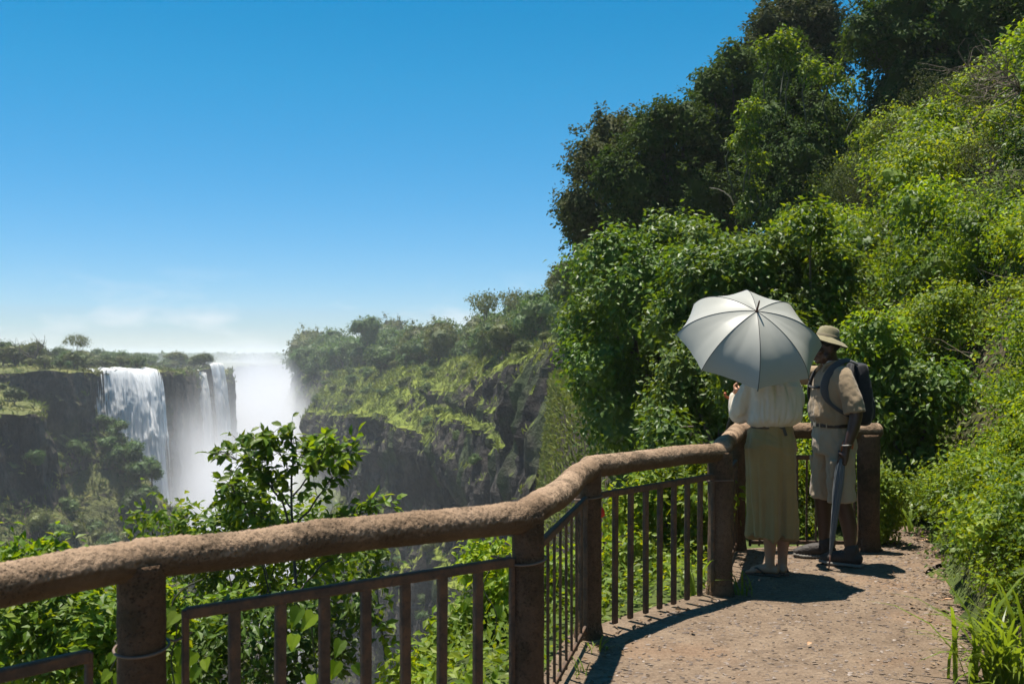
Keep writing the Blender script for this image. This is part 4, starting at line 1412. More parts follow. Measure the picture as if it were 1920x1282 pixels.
# shoes
for q, fx, fy, tn in feet:
    dv = np.array((math.sin(R(tn)), -math.cos(R(tn)), 0)); sd = np.array((-dv[1], dv[0], 0)); A = np.array((fx, fy, 0))
    s = Soup()
    s.tube([A - dv * .055 + (0, 0, .055), A + dv * .05 + (0, 0, .062), A + dv * .13 + (0, 0, .044), A + dv * .185 + (0, 0, .032)], [.043, .047, .043, .030], ns=16)
    s.tube([A + (0, 0, .06), A - dv * .02 + (0, 0, .115)], [.046, .050], ns=16)
    s.ell(A - dv * .065 + (0, 0, .085), (.016, .016, .03))
    so = s.build('shoe', M['shoe'], man, .005, 2, lambda co: .003 * fbm(co[:, 0] * 55, co[:, 1] * 55, co[:, 2] * 55, 2, 4))
    s = Soup()
    for k in np.linspace(-.085, .20, 14):
        wd = .030 + .012 * sstep(0, .11, k) - .020 * sstep(.13, .20, k)
        zz = .010 + .006 * max(0, (k - .15) / .05)
        s.tube([A + dv * k - sd * wd + (0, 0, zz), A + dv * k + sd * wd + (0, 0, zz)], .0135, ns=8, sub=1)
    s.build('sole', M['sole'], so, .005, 2)
    for k in range(3):
        c_ = A + dv * (.045 + .022 * k) + np.array((0, 0, .104 - .010 * k))
        v, f = tube_geo([c_ - sd * .026 - (0, 0, .008), c_, c_ + sd * .026 - (0, 0, .008)], .0035, 6)
        link('lace', mesh('lace', v, f, M['sole']), so)
# eyes
fN = unit(HF); uN = np.array((0, 0, 1.0)); lN = np.cross(uN, fN)
for q in (-1, 1):
    c_ = HC + lN * q * .031 + fN * .076 + uN * .012
    v, f = ICO2
    ey_ = link('eye', mesh('eye', v * .0115 + c_, f, M['eye_white']), man)
    link('iris', mesh('iris', v * .0058 + c_ + fN * .0075, f, M['iris']), ey_)
s = Soup(); s.ell(HC + np.array((0, .018, .040)), (.079, .094, .080))
s.build('hair', plain('black_hair', (.012, .010, .009), .8, 90, .4, .5, 200), man, .006, 2)
# hat: lathe with a dented crown and a drooping brim
prof = [(.001, .094), (.03, .096), (.055, .092), (.068, .078), (.076, .045), (.082, .012), (.088, .004), (.105, .000), (.125, -.006), (.143, -.015), (.151, -.017), (.150, -.021), (.125, -.011), (.1, -.006), (.084, -.002), (.076, .030), (.06, .07), (.001, .085)]
pa = np.array(prof); an = np.linspace(0, 2 * np.pi, 48, endpoint=False)
rr = pa[:, 0][None] * (1 + .07 * np.cos(2 * an))[:, None]
zz = pa[:, 1][None] + (-.020 * np.abs(np.cos(an)) ** 2)[:, None] * sstep(.09, .15, pa[:, 0])[None] - .012 * (np.exp(-(np.cos(an) * 3) ** 2) * (np.sin(an) < 0))[:, None] * (pa[:, 1] > .05)[None]
zz = zz + .004 * fbm(an[:, None] * 2, pa[:, 0][None] * 20, 0, 3, 9)
V = np.stack([rr * np.cos(an)[:, None], rr * 1.08 * np.sin(an)[:, None], zz], -1)
Rx = np.array(Matrix.Rotation(R(-15), 3, 'X'))
V = V.reshape(-1, 3) @ Rx.T + HC + np.array((.0, .012, .066))
ht = link('hat', mesh('hat', V, grid_faces(48, len(prof), True), M['hat']), man)
an2 = np.linspace(0, 2 * np.pi, 48, endpoint=False)
pa = np.array([(.0835, .008), (.0815, .030), (.0795, .031), (.0815, .008)])
V = np.stack([pa[:, 0][None] * (1 + .07 * np.cos(2 * an2))[:, None] * np.cos(an2)[:, None], 1.08 * pa[:, 0][None] * (1 + .07 * np.cos(2 * an2))[:, None] * np.sin(an2)[:, None], pa[:, 1][None] + 0 * an2[:, None]], -1)
link('hat_band', mesh('hat_band', V.reshape(-1, 3) @ Rx.T + HC + np.array((.0, .012, .066)), grid_faces(48, 4, True), plain('hat_band', (.13, .105, .06), .8)), ht)
an = np.linspace(0, 2 * np.pi, 20)
wr = WR + np.array((.001, .002, .02))
v, f = tube_geo(np.stack([wr[0] + .034 * np.cos(an), wr[1] + .034 * np.sin(an), wr[2] + .004 * np.sin(an)], -1), .0035, 6, cap=False)
link('bracelet', mesh('bracelet', v, f, M['band']), man)

# backpack on his back
bp = empty('backpack', tuple(man_w((0, .2, 1.0))), TH)
tag(bp, 'black backpack with shoulder straps worn over the khaki shirt', 'backpack')
bo = np.array((0, .2, 1.0)) 
s = Soup()
s.loft([(0, .170, .995, .115, .045), (0, .178, 1.01, .138, .065), (0, .185, 1.10, .145, .080), (0, .185, 1.25, .142, .074), (0, .176, 1.37, .128, .060), (0, .175, 1.43, .105, .050), (0, .165, 1.445, .06, .03)], pw=3.4)
s.build('bag', M['black_nylon'], bp, .007, 4, lambda co: .006 * fbm(co[:, 0] * 14, co[:, 1] * 14, co[:, 2] * 12, 3, 8)).location = -bo
s = Soup()
s.loft([(0, .240, 1.03, .095, .025), (0, .248, 1.05, .105, .036), (0, .248, 1.16, .105, .036), (0, .236, 1.22, .09, .025)], pw=3.4)
s.build('front_pocket', M['black_nylon'], bp, .007, 4).location = -bo
for q in (1, -1):
    pts = np.array([(q * .085, .125, 1.425), (q * .100, .06, 1.452), (q * .106, -.015, 1.425), (q * .108, -.080, 1.36), (q * .116, -.116, 1.27), (q * .140, -.104, 1.18), (q * .168, -.050, 1.12), (q * .172, .035, 1.07), (q * .14, .13, 1.04)])
    t_ = np.arange(len(pts)); tt_ = np.linspace(0, len(pts) - 1, 50)
    P_ = np.stack([np.interp(tt_, t_, pts[:, k]) for k in range(3)], -1)
    for _ in range(6): P_[1:-1] = P_[1:-1] * .5 + (P_[:-2] + P_[2:]) * .25
    wd = np.interp(np.linspace(0, 1, 50), [0, .55, .68, 1], [.032, .030, .013, .012])
    tg_ = unit(np.gradient(P_, axis=0)); outw = unit(P_ * np.array((1, 1, 0)) - np.array((0, .02, 0)) + np.array((0, 0, 1.0)) * sstep(1.36, 1.44, P_[:, 2])[:, None] * .25)
    sd_ = unit(np.cross(tg_, outw)); ou = np.cross(sd_, tg_)
    rg = []
    for a_, b_2 in ((-1, 0), (-.8, 1), (.8, 1), (1, 0), (.8, -1), (-.8, -1)):
        rg.append(P_ + sd_ * (a_ * wd)[:, None] + ou * b_2 * .006 + ou * .016)
    V = np.stack(rg, 0)
    V = V.reshape(-1, 3)
    o = link('shoulder_strap', mesh('shoulder_strap', V, grid_faces(6, 50, True), M['grey_strap']), bp); o.location = -bo
pts = np.array([(-.116, -.128, 1.275), (-.06, -.142, 1.268), (0, -.146, 1.266), (.06, -.142, 1.268), (.116, -.128, 1.275)])
v, f = tube_geo(pts, .009, 8)
cs = link('chest_strap', mesh('chest_strap', v, f, M['black_nylon']), bp); cs.location = -bo

# furled umbrella in his left hand
fu = empty('furled_umbrella', tuple(tip))
tag(fu, 'furled slate-grey umbrella held point down, with a curved brown handle', 'umbrella')
L0 = np.linalg.norm(grip - tip)
sidev = unit(np.cross(ax2, [0, 1, 0])); fv = np.cross(sidev, ax2)
prof2 = [(.10, .006), (.13, .012), (.22, .017), (.36, .022), (.50, .027), (.60, .030), (.66, .027), (.70, .018), (.72, .009)]
pp = np.array(prof2); pp[:, 0] *= (L0 + .02) / .72
zz = np.interp(np.linspace(0, 1, 40), np.linspace(0, 1, len(pp)), pp[:, 0]); rr = np.interp(np.linspace(0, 1, 40), np.linspace(0, 1, len(pp)), pp[:, 1])
an = np.linspace(0, 2 * np.pi, 36, endpoint=False)
pl = 1 + .17 * np.sin(an[:, None] * 8 + zz[None] * 9) * sstep(.1, .25, zz)[None] + .06 * fbm(np.cos(an)[:, None] * 3, np.sin(an)[:, None] * 3, zz[None] * 8, 3, 6)
V = (zz[None, :, None] * ax2 + (rr[None] * pl)[..., None] * (np.cos(an)[:, None, None] * sidev + np.sin(an)[:, None, None] * fv))
link('canopy', mesh('canopy', V.reshape(-1, 3), grid_faces(36, 40, True), fabric('slate_nylon', (.105, .118, .128), .5, var=.15)), fu)
v, f = tube_geo([ax2 * 0, ax2 * .02, ax2 * .105], [.0035, .0055, .0065], 8)
link('ferrule', mesh('ferrule', v, f, M['shaft']), fu)
v, f = tube_geo([ax2 * L0 * .95, ax2 * (L0 + .06), ax2 * (L0 + .11)], .0055, 8)
link('shaft', mesh('shaft', v, f, M['shaft']), fu)
hk = unit(np.array((.9, .15, 0))); an = np.linspace(0, np.pi * 1.05, 16)
base = ax2 * (L0 + .105)
pts = np.vstack([[base - ax2 * .05], base + hk * .036 * (1 - np.cos(an))[:, None] + ax2 * .036 * np.sin(an)[:, None], [base + hk * .072 - ax2 * .03]])
v, f = tube_geo(pts, .0095, 10)
link('handle', mesh('handle', v, f, M['wood']), fu)
# ------------------------------------------------------------------ vegetation
def px_blobs(lst, Y, org, depth=1.0, jy=.6, seed=0):
    """blobs given by where they stand: (photo x, photo y, radius in photo px) at distance Y, relative to org"""
    g = np.random.default_rng(seed)
    out = []
    for (px, py, r) in lst:
        yy = Y + g.uniform(-jy, jy)
        c = at(px, py, yy); m = r / F * yy
        out.append((c.x - org[0], c.y - org[1], c.z - org[2], m, m * depth, m))
    return out


def big_plant(name, lst, Y, base, leaf, n, size, r0, label, cat='tree', seed=0, jy=.8, **kw):
    org = (base[0], base[1], float(land_h(base[0], base[1])) if len(base) < 3 else base[2])
    bl = px_blobs(lst, Y, org, 1.0, jy, seed)
    e = empty(name, org)
    v, f = crown_geo(bl, n, size, seed, **kw)
    v2, f2 = trunk_geo((0, 0, -.2), bl, r0, seed, fork=kw.get('fork', .45))
    link('trunk', mesh('trunk', v2, f2, M['bark']), e)
    link('crown', mesh('crown', v, f, M[leaf], False), e)
    return tag(e, label, cat)


# --- tall dark trees above the slope
DK = dict(tpl=T2, lump=.30, spread=.24, core=.66, tuft=14)
big_plant('tall_tree', [(1110, 300, 52), (1150, 250, 46), (1085, 385, 46), (1120, 440, 52), (1165, 330, 58), (1100, 420, 45), (1180, 420, 60), (1190, 245, 35)], 31, (2.9, 31.5), 'leaf_dry', 24000, .13, .22, 'greyish brown-green tree at the left end of the dark tall trees', seed=1, **DK)
big_plant('tall_tree', [(1225, 262, 55), (1190, 345, 62), (1255, 345, 85), (1285, 232, 48), (1215, 420, 70), (1330, 280, 66), (1310, 390, 85), (1245, 215, 30), (1150, 320, 40)], 28, (4.6, 28.5), 'leaf_dark', 34000, .12, .26, 'rounded dark green tree right of the greyish one on the skyline', seed=2, **DK)
big_plant('tall_tree', [(1335, 155, 38), (1378, 108, 34), (1350, 210, 56), (1405, 240, 66), (1390, 330, 70), (1325, 185, 30), (1410, 170, 50), (1360, 400, 60)], 29, (6.2, 29.5), 'leaf_dark', 24000, .12, .22, 'slim dark tree with two knobbly tops, left of the vine-draped tree', seed=3, **DK)
big_plant('tall_tree', [(1490, 45, 80), (1435, 100, 55), (1550, 95, 60), (1440, 40, 30), (1530, 30, 45), (1480, 130, 60)], 33, (9.2, 33.5), 'leaf_dry', 22000, .14, .28, 'brownish domed treetop rising behind the vine-draped tree', seed=4, **DK)
big_plant('vine_draped_tree', [(1475, 105, 42), (1490, 165, 66), (1455, 235, 60), (1540, 230, 66), (1500, 300, 85), (1570, 310, 58), (1440, 320, 48), (1485, 380, 78), (1560, 390, 55), (1430, 390, 40), (1590, 250, 30), (1610, 380, 30)], 24, (6.6, 24.3), 'leaf_dark', 42000, .10, .25, 'dark column-like tree draped in vines, in the middle of the skyline', seed=5, **dict(DK, droop=1.3, lump=.36))
big_plant('tall_tree', [(1680, 55, 100), (1780, 20, 115), (1720, 165, 105), (1830, 120, 105), (1640, 245, 66), (1760, 255, 100), (1885, 20, 100), (1690, 330, 66), (1860, 230, 70), (1620, 60, 46), (1650, 330, 60), (1930, 130, 80)], 27, (11.5, 27.5), 'leaf_dark', 46000, .14, .34, 'largest and tallest dark tree, behind the top of the sunny slope', seed=6, **DK)
# bright vines hanging on the draped tree
vo = at(1450, 400, 22.6)
g = np.random.default_rng(50)
vb = px_blobs([(1400, 255, 26), (1420, 300, 20), (1385, 268, 20), (1410, 350, 18), (1405, 205, 22), (1440, 90, 24), (1470, 80, 24), (1520, 130, 24), (1560, 140, 22), (1600, 260, 12), (1620, 300, 11), (1395, 390, 16), (1480, 110, 20), (1590, 160, 16)], 22.4, vo, .5, .5, 3)
v, f = crown_geo(vb, 3600, .10, 51, T2, .3, 1.0, .35, 0)
e = empty('climbing_vine', vo)
link('foliage', mesh('foliage', v, f, M['leaf_young'], False), e)
st = [tube_geo(limb_path((b_[0], b_[1] + .3, b_[2] - 1.2), (b_[0], b_[1] + .1, b_[2] + .2), 6, .3, i), .018, 5) for i, b_ in enumerate(vb)]
v, f = joinm(st); link('stem', mesh('stem', v, f, M['stem']), e)
tag(e, 'bright green vine climbing over the dark draped tree', 'vine')
# pale bare branch poking out of the dark trees
pts = [at(1330, 352, 21), at(1345, 354, 21), at(1358, 360, 21.1), at(1370, 370, 21.3), at(1376, 384, 21.5)]
v, f = tube_geo(np.array([p - pts[-1] for p in pts]), [.004, .007, .011, .014, .016], 6)
tag(link('dead_branch', mesh('dead_branch', v, f, plain('pale_wood', (.36, .30, .25), .8, 12, .3)), loc=pts[-1]), 'pale dead branch jutting out above the bushes', 'branch')

# --- leafy bushes between the railing and the tall trees
BU = dict(tpl=T4, lump=.30, spread=.42, core=.66, tuft=11, rnd=.7)
big_plant('broadleaf_tree', [(1150, 485, 56), (1255, 455, 58), (1110, 590, 52), (1200, 540, 85), (1130, 690, 66), (1215, 660, 80), (1170, 790, 70), (1320, 460, 42), (1100, 500, 40), (1090, 660, 40), (1150, 740, 62), (1290, 480, 60)], 14, (2.25, 14.4), 'leaf_mid', 23000, .085, .10, 'glossy broad-leaved tree growing on the gorge brink left of the umbrella', seed=11, jy=.7, **BU)
big_plant('leafy_bush', [(1300, 520, 60), (1380, 485, 45), (1350, 530, 60), (1420, 500, 60), (1270, 600, 60), (1330, 590, 60)], 12.2, (2.75, 12.5), 'leaf_mid', 8500, .085, .06, 'mid-green bush with upright shoots just above the umbrella', 'bush', seed=12, **BU)
big_plant('leafy_bush', [(1290, 690, 60), (1265, 760, 60), (1345, 740, 70), (1400, 700, 70), (1250, 830, 55), (1330, 810, 50), (1450, 640, 70)], 10.2, (2.3, 10.6), 'leaf_mid', 8500, .075, .06, 'dark shaded bush right behind the umbrella handle', 'bush', seed=13, **BU)
big_plant('leafy_bush', [(1480, 470, 48), (1525, 420, 34), (1560, 510, 56), (1470, 540, 56), (1530, 570, 56), (1440, 580, 40)], 11.4, (3.6, 11.6), 'leaf_young', 8500, .080, .06, 'bright green bush above the hat', 'bush', seed=14, **BU)
big_plant('leafy_bush', [(1510, 880, 50), (1560, 930, 50), (1450, 900, 55), (1480, 980, 45), (1590, 870, 40), (1400, 960, 40)], 8.6, (2.35, 8.75), 'leaf_lime', 6500, .045, .04, 'sunlit small-leaved bush between the two people, beyond the far panel', 'bush', seed=15, jy=.25, **BU)
big_plant('leafy_bush', [(1660, 960, 30), (1650, 910, 28), (1680, 920, 26), (1655, 1000, 24)], 8.0, (2.98, 8.15), 'leaf_lime', 3400, .035, .02, 'yellowish small-leaved bush at the foot of the end post', 'bush', seed=16, jy=.12, **BU)
big_plant('leafy_bush', [(1700, 800, 62), (1760, 730, 60), (1690, 710, 50), (1740, 880, 60), (1700, 930, 50), (1770, 960, 45), (1640, 780, 40)], 9.2, (3.75, 9.4), 'leaf_mid', 8500, .070, .05, 'dark glossy bush behind the backpack', 'bush', seed=17, jy=.3, **BU)
big_plant('leafy_bush', [(1580, 680, 56), (1610, 770, 56), (1560, 800, 50), (1640, 640, 56), (1540, 740, 46)], 9.6, (3.3, 9.8), 'leaf_young', 7500, .060, .05, 'sunny green bush behind the shoulders of the person with a hat', 'bush', seed=18, jy=.3, **BU)

# --- plants outside the railing
big_plant('leafy_bush', [(1165, 960, 40), (1215, 930, 45), (1270, 900, 45), (1180, 1050, 45), (1240, 1030, 50), (1300, 980, 40), (1290, 1080, 36), (1150, 1120, 36), (1220, 1110, 36), (1310, 890, 30), (1330, 930, 40)], 7.7, (.95, 7.7), 'leaf_lime', 9500, .062, .03, 'lime green bush filling the view through the panel beside the red tag', 'bush', seed=21, jy=.35, **dict(BU, core=.5))
big_plant('leafy_bush', [(900, 1180, 62), (840, 1235, 56), (940, 1105, 40), (770, 1270, 40), (960, 1240, 56), (1040, 1180, 46), (1050, 1080, 36), (1010, 1260, 40), (930, 1030, 18), (900, 1060, 26)], 6.2, (.05, 6.2), 'leaf_lime', 8200, .060, .03, 'yellow-green bush below the railing corner, in front of the misty cliff', 'bush', seed=22, jy=.3, **dict(BU, core=.42))
big_plant('leafy_bush', [(50, 1100, 60), (150, 1130, 66), (40, 1190, 80), (170, 1210, 80), (260, 1240, 70), (310, 1150, 46), (90, 1050, 34), (20, 1040, 26)], 5.4, (-2.4, 5.5), 'leaf_young', 7500, .058, .03, 'dense green bush under the railing at the lower left', 'bush', seed=23, jy=.35, **dict(BU, core=.55))
big_plant('leafy_bush', [(470, 975, 50), (410, 1000, 46), (320, 985, 40), (540, 985, 46), (590, 1000, 40), (360, 1040, 50), (280, 970, 24), (460, 930, 30), (440, 1090, 70), (540, 1080, 60), (620, 1060, 40), (380, 1150, 60)], 7.4, (-1.9, 7.6), 'leaf_young', 5200, .070, .035, 'round-topped leafy bush over the middle of the long rail', 'bush', seed=24, jy=.35, **dict(BU, core=.0))
big_plant('leafy_bush', [(370, 1230, 80), (470, 1200, 66), (560, 1160, 60), (640, 1200, 50), (520, 1260, 60), (680, 1110, 36), (700, 1060, 30)], 6.4, (-1.35, 6.6), 'leaf_mid', 3000, .066, .03, 'shaded bush seen through the long baluster panel', 'bush', seed=25, jy=.4, **dict(BU, core=.0))

# --- slender young tree over the rail, its leaves one by one
YS = 6.6
so_ = Vector(at(552, 1420, YS))
tree = empty('young_tree', so_)
tag(tree, 'slender young tree with drooping glossy leaves standing above the rail before the spray', 'tree')


def sp(px, py, dy=0.0):
    return np.array(at(px, py, YS + dy)) - np.array(so_)


limbs = [
    ([(552, 1420), (556, 1250), (556, 1080), (548, 960), (547, 880), (546, 815)], .016, .004, 0),
    ([(553, 1010), (525, 930), (490, 880), (460, 862), (415, 850)], .008, .0025, -.15),
    ([(548, 955), (505, 900), (480, 850), (452, 830)], .006, .002, .2),
    ([(553, 990), (590, 940), (620, 900), (645, 868), (652, 845)], .008, .0025, .1),
    ([(549, 930), (580, 890), (600, 860), (612, 835)], .006, .002, -.2),
    ([(547, 880), (565, 850), (590, 835), (606, 832)], .004, .002, .15),
    ([(547, 890), (525, 850), (510, 835), (497, 826)], .004, .002, -.1),
    ([(552, 1000), (620, 975), (680, 960), (720, 952)], .006, .002, -.1),
    ([(552, 1040), (500, 980), (440, 930), (430, 905)], .006, .002, -.3),
    ([(554, 1120), (600, 1060), (650, 1020), (690, 1040)], .007, .002, .2),
    ([(555, 1160), (620, 1130), (690, 1150), (720, 1190)], .006, .002, -.2),
    ([(555, 1180), (500, 1130), (440, 1120), (400, 1140)], .006, .002, .2),
]
parts, tw = [], []
g = np.random.default_rng(77)
for i, (pl, r0, r1, dy) in enumerate(limbs):
    p = np.array([sp(x, y, dy * k / (len(pl) - 1)) for k, (x, y) in enumerate(pl)])
    tt = np.linspace(0, len(p) - 1, 14)
    P_ = np.stack([np.interp(tt, np.arange(len(p)), p[:, k]) for k in range(3)], -1)
    for _ in range(2): P_[1:-1] = P_[1:-1] * .5 + (P_[:-2] + P_[2:]) * .25
    P_[1:-1] += g.normal(size=(12, 3)) * .006
    if i == 0:
        v, f = tube_geo(P_, np.linspace(r0, r1, 14), 7)
        link('trunk', mesh('trunk', v, f, M['bark']), tree)
    else:
        v, f = tube_geo(P_, np.linspace(r0, r1, 14), 6)
        link('branch', mesh('branch', v, f, M['bark']), tree)
    lo = 9 if i == 0 else 4
    for k in range(lo, 14):
        for q in range(3):
            d = unit(g.normal(size=3) + np.array([0, 0, .35]) + unit(P_[min(k + 1, 13)] - P_[k - 1]) * .6)
            L = g.uniform(.04, .15)
            tw.append((P_[k], P_[k] + d * L))
tparts = [tube_geo([a, (a + b_) / 2 + g.normal(size=3) * .004, b_], [.0022, .0018, .0012], 4) for a, b_ in tw]
v, f = joinm(tparts); link('twigs', mesh('twigs', v, f, M['bark']), tree)['kind'] = 'stuff'
LV = []
for a, b_ in tw:
    for q in range(g.integers(3, 6)):
        t_ = g.uniform(.35, 1.05)
        LV.append((a + (b_ - a) * t_, unit(g.normal(size=3) * .8 + (b_ - a) / np.linalg.norm(b_ - a) * .7 + np.array([0, 0, -.35])), unit(g.normal(size=3) * .55 + np.array([0, -.15, .9])), g.uniform(.055, .10)))
g.shuffle(LV)
lm = []
for q in range(3):
    tv, tf = T6
    tv = tv.copy(); tv[:, 2] -= (.10 + .08 * q) * tv[:, 0] ** 2; tv[:, 1] *= (.9, 1.05, 1.2)[q]
    lm.append(mesh('leaf', tv, tf, M['leaf_young' if q != 1 else 'leaf_mid'], False))
for i, (p, t_, n_, s_) in enumerate(LV[:300]):
    t_ = unit(t_ - (t_ @ n_) * n_); b_ = np.cross(n_, t_)
    o = link('leaf', lm[i % 3], tree)
    o.matrix_local = Matrix(((t_[0] * s_, b_[0] * s_, n_[0] * s_, p[0]), (t_[1] * s_, b_[1] * s_, n_[1] * s_, p[1]), (t_[2] * s_, b_[2] * s_, n_[2] * s_, p[2]), (0, 0, 0, 1)))
rest = LV[300:]
v, f = leaf_geo(np.array([r_[0] for r_ in rest]), np.array([r_[2] for r_ in rest]), np.array([r_[1] for r_ in rest]), np.array([r_[3] for r_ in rest]), T6, 1.05)
link('foliage', mesh('foliage', v, f, M['leaf_young'], False), tree)['kind'] = 'stuff'

# --- vines with large heart-shaped leaves on the long panel
hv = np.array([(0, 0, 0), (-.10, .22, .02), (.05, .42, .06), (.35, .40, .05), (.70, .20, .0), (1.0, 0, -.10), (.70, -.20, 0), (.35, -.40, .05), (.05, -.42, .06), (-.10, -.22, .02), (.30, 0, -.03), (.65, 0, -.05)])
hf = np.array([(0, 10, 1), (1, 10, 2), (2, 10, 3), (3, 10, 11), (3, 11, 4), (4, 11, 5), (0, 9, 10), (9, 8, 10), (8, 7, 10), (7, 11, 10), (7, 6, 11), (6, 5, 11)])
heart = mesh('leaf', hv, hf, M['leaf_lime'], False)
heart2 = mesh('leaf', hv * np.array([1, .85, 1.6]), hf, M['leaf_young'], False)


def vine(root, stem, leaves, label, Y):
    o0 = Vector(at(root[0], root[1], Y))
    e = empty('vine', o0)
    p = np.array([np.array(at(x, y, Y + d_)) - np.array(o0) for x, y, d_ in stem])
    tt = np.linspace(0, len(p) - 1, 24)
    P_ = np.stack([np.interp(tt, np.arange(len(p)), p[:, k]) for k in range(3)], -1)
    for _ in range(3): P_[1:-1] = P_[1:-1] * .5 + (P_[:-2] + P_[2:]) * .25
    v, f = tube_geo(P_, .0028, 5); link('stem', mesh('stem', v, f, M['stem']), e)
    for i, (x, y, s_) in enumerate(leaves):
        q = np.array(at(x, y, Y + random.uniform(-.05, .05))) - np.array(o0)
        t_ = unit(np.array((random.uniform(-.6, .6), random.uniform(-.3, .3), -1.0))); n_ = unit(np.array((random.uniform(-.5, .5), -1.0, random.uniform(.2, .8))))
        t_ = unit(t_ - (t_ @ n_) * n_); b_ = np.cross(n_, t_); m = s_ / F * Y
        m *= .78
        o = link('leaf', heart if i % 3 else heart2, e)
        o.matrix_local = Matrix(((t_[0] * m, b_[0] * m, n_[0] * m, q[0]), (t_[1] * m, b_[1] * m, n_[1] * m, q[1]), (t_[2] * m, b_[2] * m, n_[2] * m, q[2]), (0, 0, 0, 1)))
    return tag(e, label, 'vine')


vine((330, 1290), [(330, 1300, 0), (318, 1230, .02), (335, 1180, 0), (318, 1130, 0), (345, 1100, .03), (380, 1085, .05)], [(318, 1140, 34), (332, 1150, 40), (320, 1190, 22), (340, 1215, 44), (362, 1222, 46), (345, 1245, 40), (372, 1250, 44), (330, 1262, 36), (385, 1235, 34)], 'vine with hanging yellow-green leaves just right of the nearest post', 3.35)
vine((600, 1300), [(600, 1310, 0), (590, 1240, .05), (585, 1180, 0), (575, 1140, 0)], [(562, 1140, 52), (588, 1150, 50), (552, 1190, 40), (640, 1200, 46), (630, 1240, 44), (600, 1262, 44), (665, 1245, 34), (585, 1265, 38)], 'vine with large heart-shaped leaves glowing behind the middle balusters', 4.1)
vine((215, 1290), [(215, 1300, 0), (205, 1260, 0), (225, 1220, 0), (215, 1200, 0)], [(212, 1225, 30), (228, 1240, 34), (205, 1258, 34), (222, 1262, 36)], 'small leafy vine left of the nearest post', 3.5)
vine((940, 1290), [(940, 1300, 0), (920, 1220, 0), (935, 1150, 0), (900, 1100, 0), (935, 1040, 0)], [(935, 1135, 34), (880, 1120, 22), (890, 1060, 22), (865, 1085, 20), (925, 1140, 24), (940, 1040, 22), (870, 1130, 24), (905, 1210, 24)], 'thin vine with a few yellow leaves left of the corner post', 5.0)

# --- the slope on the right: shrubs one by one
g = np.random.default_rng(5)
shr = []
for q, (leaf, n, size) in enumerate((('leaf_young', 4200, .072), ('leaf_lime', 4200, .062), ('leaf_young', 3600, .088), ('leaf_mid', 3600, .080))):
    shr.append(Tree(rand_blobs(np.random.default_rng(90 + q), 8, .75, .75, .50, .52, .62), n, size, leaf, 90 + q, .03, tpl=T4, lump=.35, spread=.5, core=.42, tuft=9, rnd=.7))
dry = Tree(rand_blobs(np.random.default_rng(99), 7, .75, .75, .55, .50, .62), 3200, .045, 'leaf_dry', 99, .03, tpl=T2, lump=.4, spread=.6, core=.0, tuft=8)
cand, tries = [], 0
while len(cand) < 190 and tries < 16000:
    tries += 1
    y = g.uniform(5.2, 22.0); x = g.uniform(3.0, 15.5)
    px = 960 + x / y * F
    d = x - float(path_right(min(y, 9.0)))
    if px < 1500 or px > 2080 or d < .75 or (y > 8.5 and px < 1560 and y < 11): continue
    s_ = .42 + .062 * min(y - 5, 12) * g.uniform(.7, 1.2)
    if all(math.hypot(x - a, y - b_) > .44 * (s_ + c_) for a, b_, c_ in cand): cand.append((x, y, s_))
rows = {'lowest': [], 'middle': [], 'upper': [], 'topmost': []}
for i, (x, y, s_) in enumerate(cand):
    d = x - float(path_right(min(y, 9.0)))
    z = float(land_h(x, y))
    k = g.choice(4, p=[.28, .36, .20, .16])
    T_ = dry if (d > 2.2 and g.random() < .30) else shr[k]
    o = T_.put('slope_shrub', (x, y, z - .12 * s_), s_, g.uniform(0, 6.28), s_ * g.uniform(.75, 1.3), '-', 'shrub', 'shrubs on the sunny slope')
    o['px'] = 960 + x / y * F
    o['dry'] = int(T_ is dry)
    rows['lowest' if z < 1.1 else 'middle' if z < 2.3 else 'upper' if z < 3.6 else 'topmost'].append(o)
for r_, lst in rows.items():
    for i, o in enumerate(sorted(lst, key=lambda q: q['px'])):
        o['label'] = ('dry brownish' if o['dry'] else 'leafy green') + ' shrub in the ' + r_ + ' band of the right slope, ' + nth(i + 1) + ' from the left'
        del o['px']; del o['dry']
# low herbs along the right edge of the path
herb = [Tree(rand_blobs(np.random.default_rng(120 + q), 6, .30, .30, .16, .55, .16), 1500, .030, lf, 120 + q, .008, tpl=T4, lump=.4, spread=.6, core=.3, tuft=7) for q, lf in enumerate(('leaf_young', 'leaf_lime'))]
hs_ = []
for i in range(54):
    y = 4.75 + i * .074 + g.uniform(-.06, .06)
    x = float(path_right(y)) + (g.uniform(.14, .40) if i % 3 else g.uniform(.5, 1.0))
    hs_.append(herb[i % 2].put('low_herb', (x, y, float(land_h(x, y)) - .03), g.uniform(.7, 1.25), g.uniform(0, 6), None, '-', 'plant', 'low herbs along the path edge'))
for i in range(12):
    y = 3.9 + .12 * i; x = float(path_right(y)) + g.uniform(.28, .95)
    hs_.append(herb[i % 2].put('low_herb', (x, y, float(land_h(x, y)) - .04), g.uniform(.6, 1.1), g.uniform(0, 6), None, '-', 'plant', 'low herbs along the path edge'))
order_labels(hs_, 'low small-leaved herb edging the path, {} from the near end', lambda o: o.location.y)

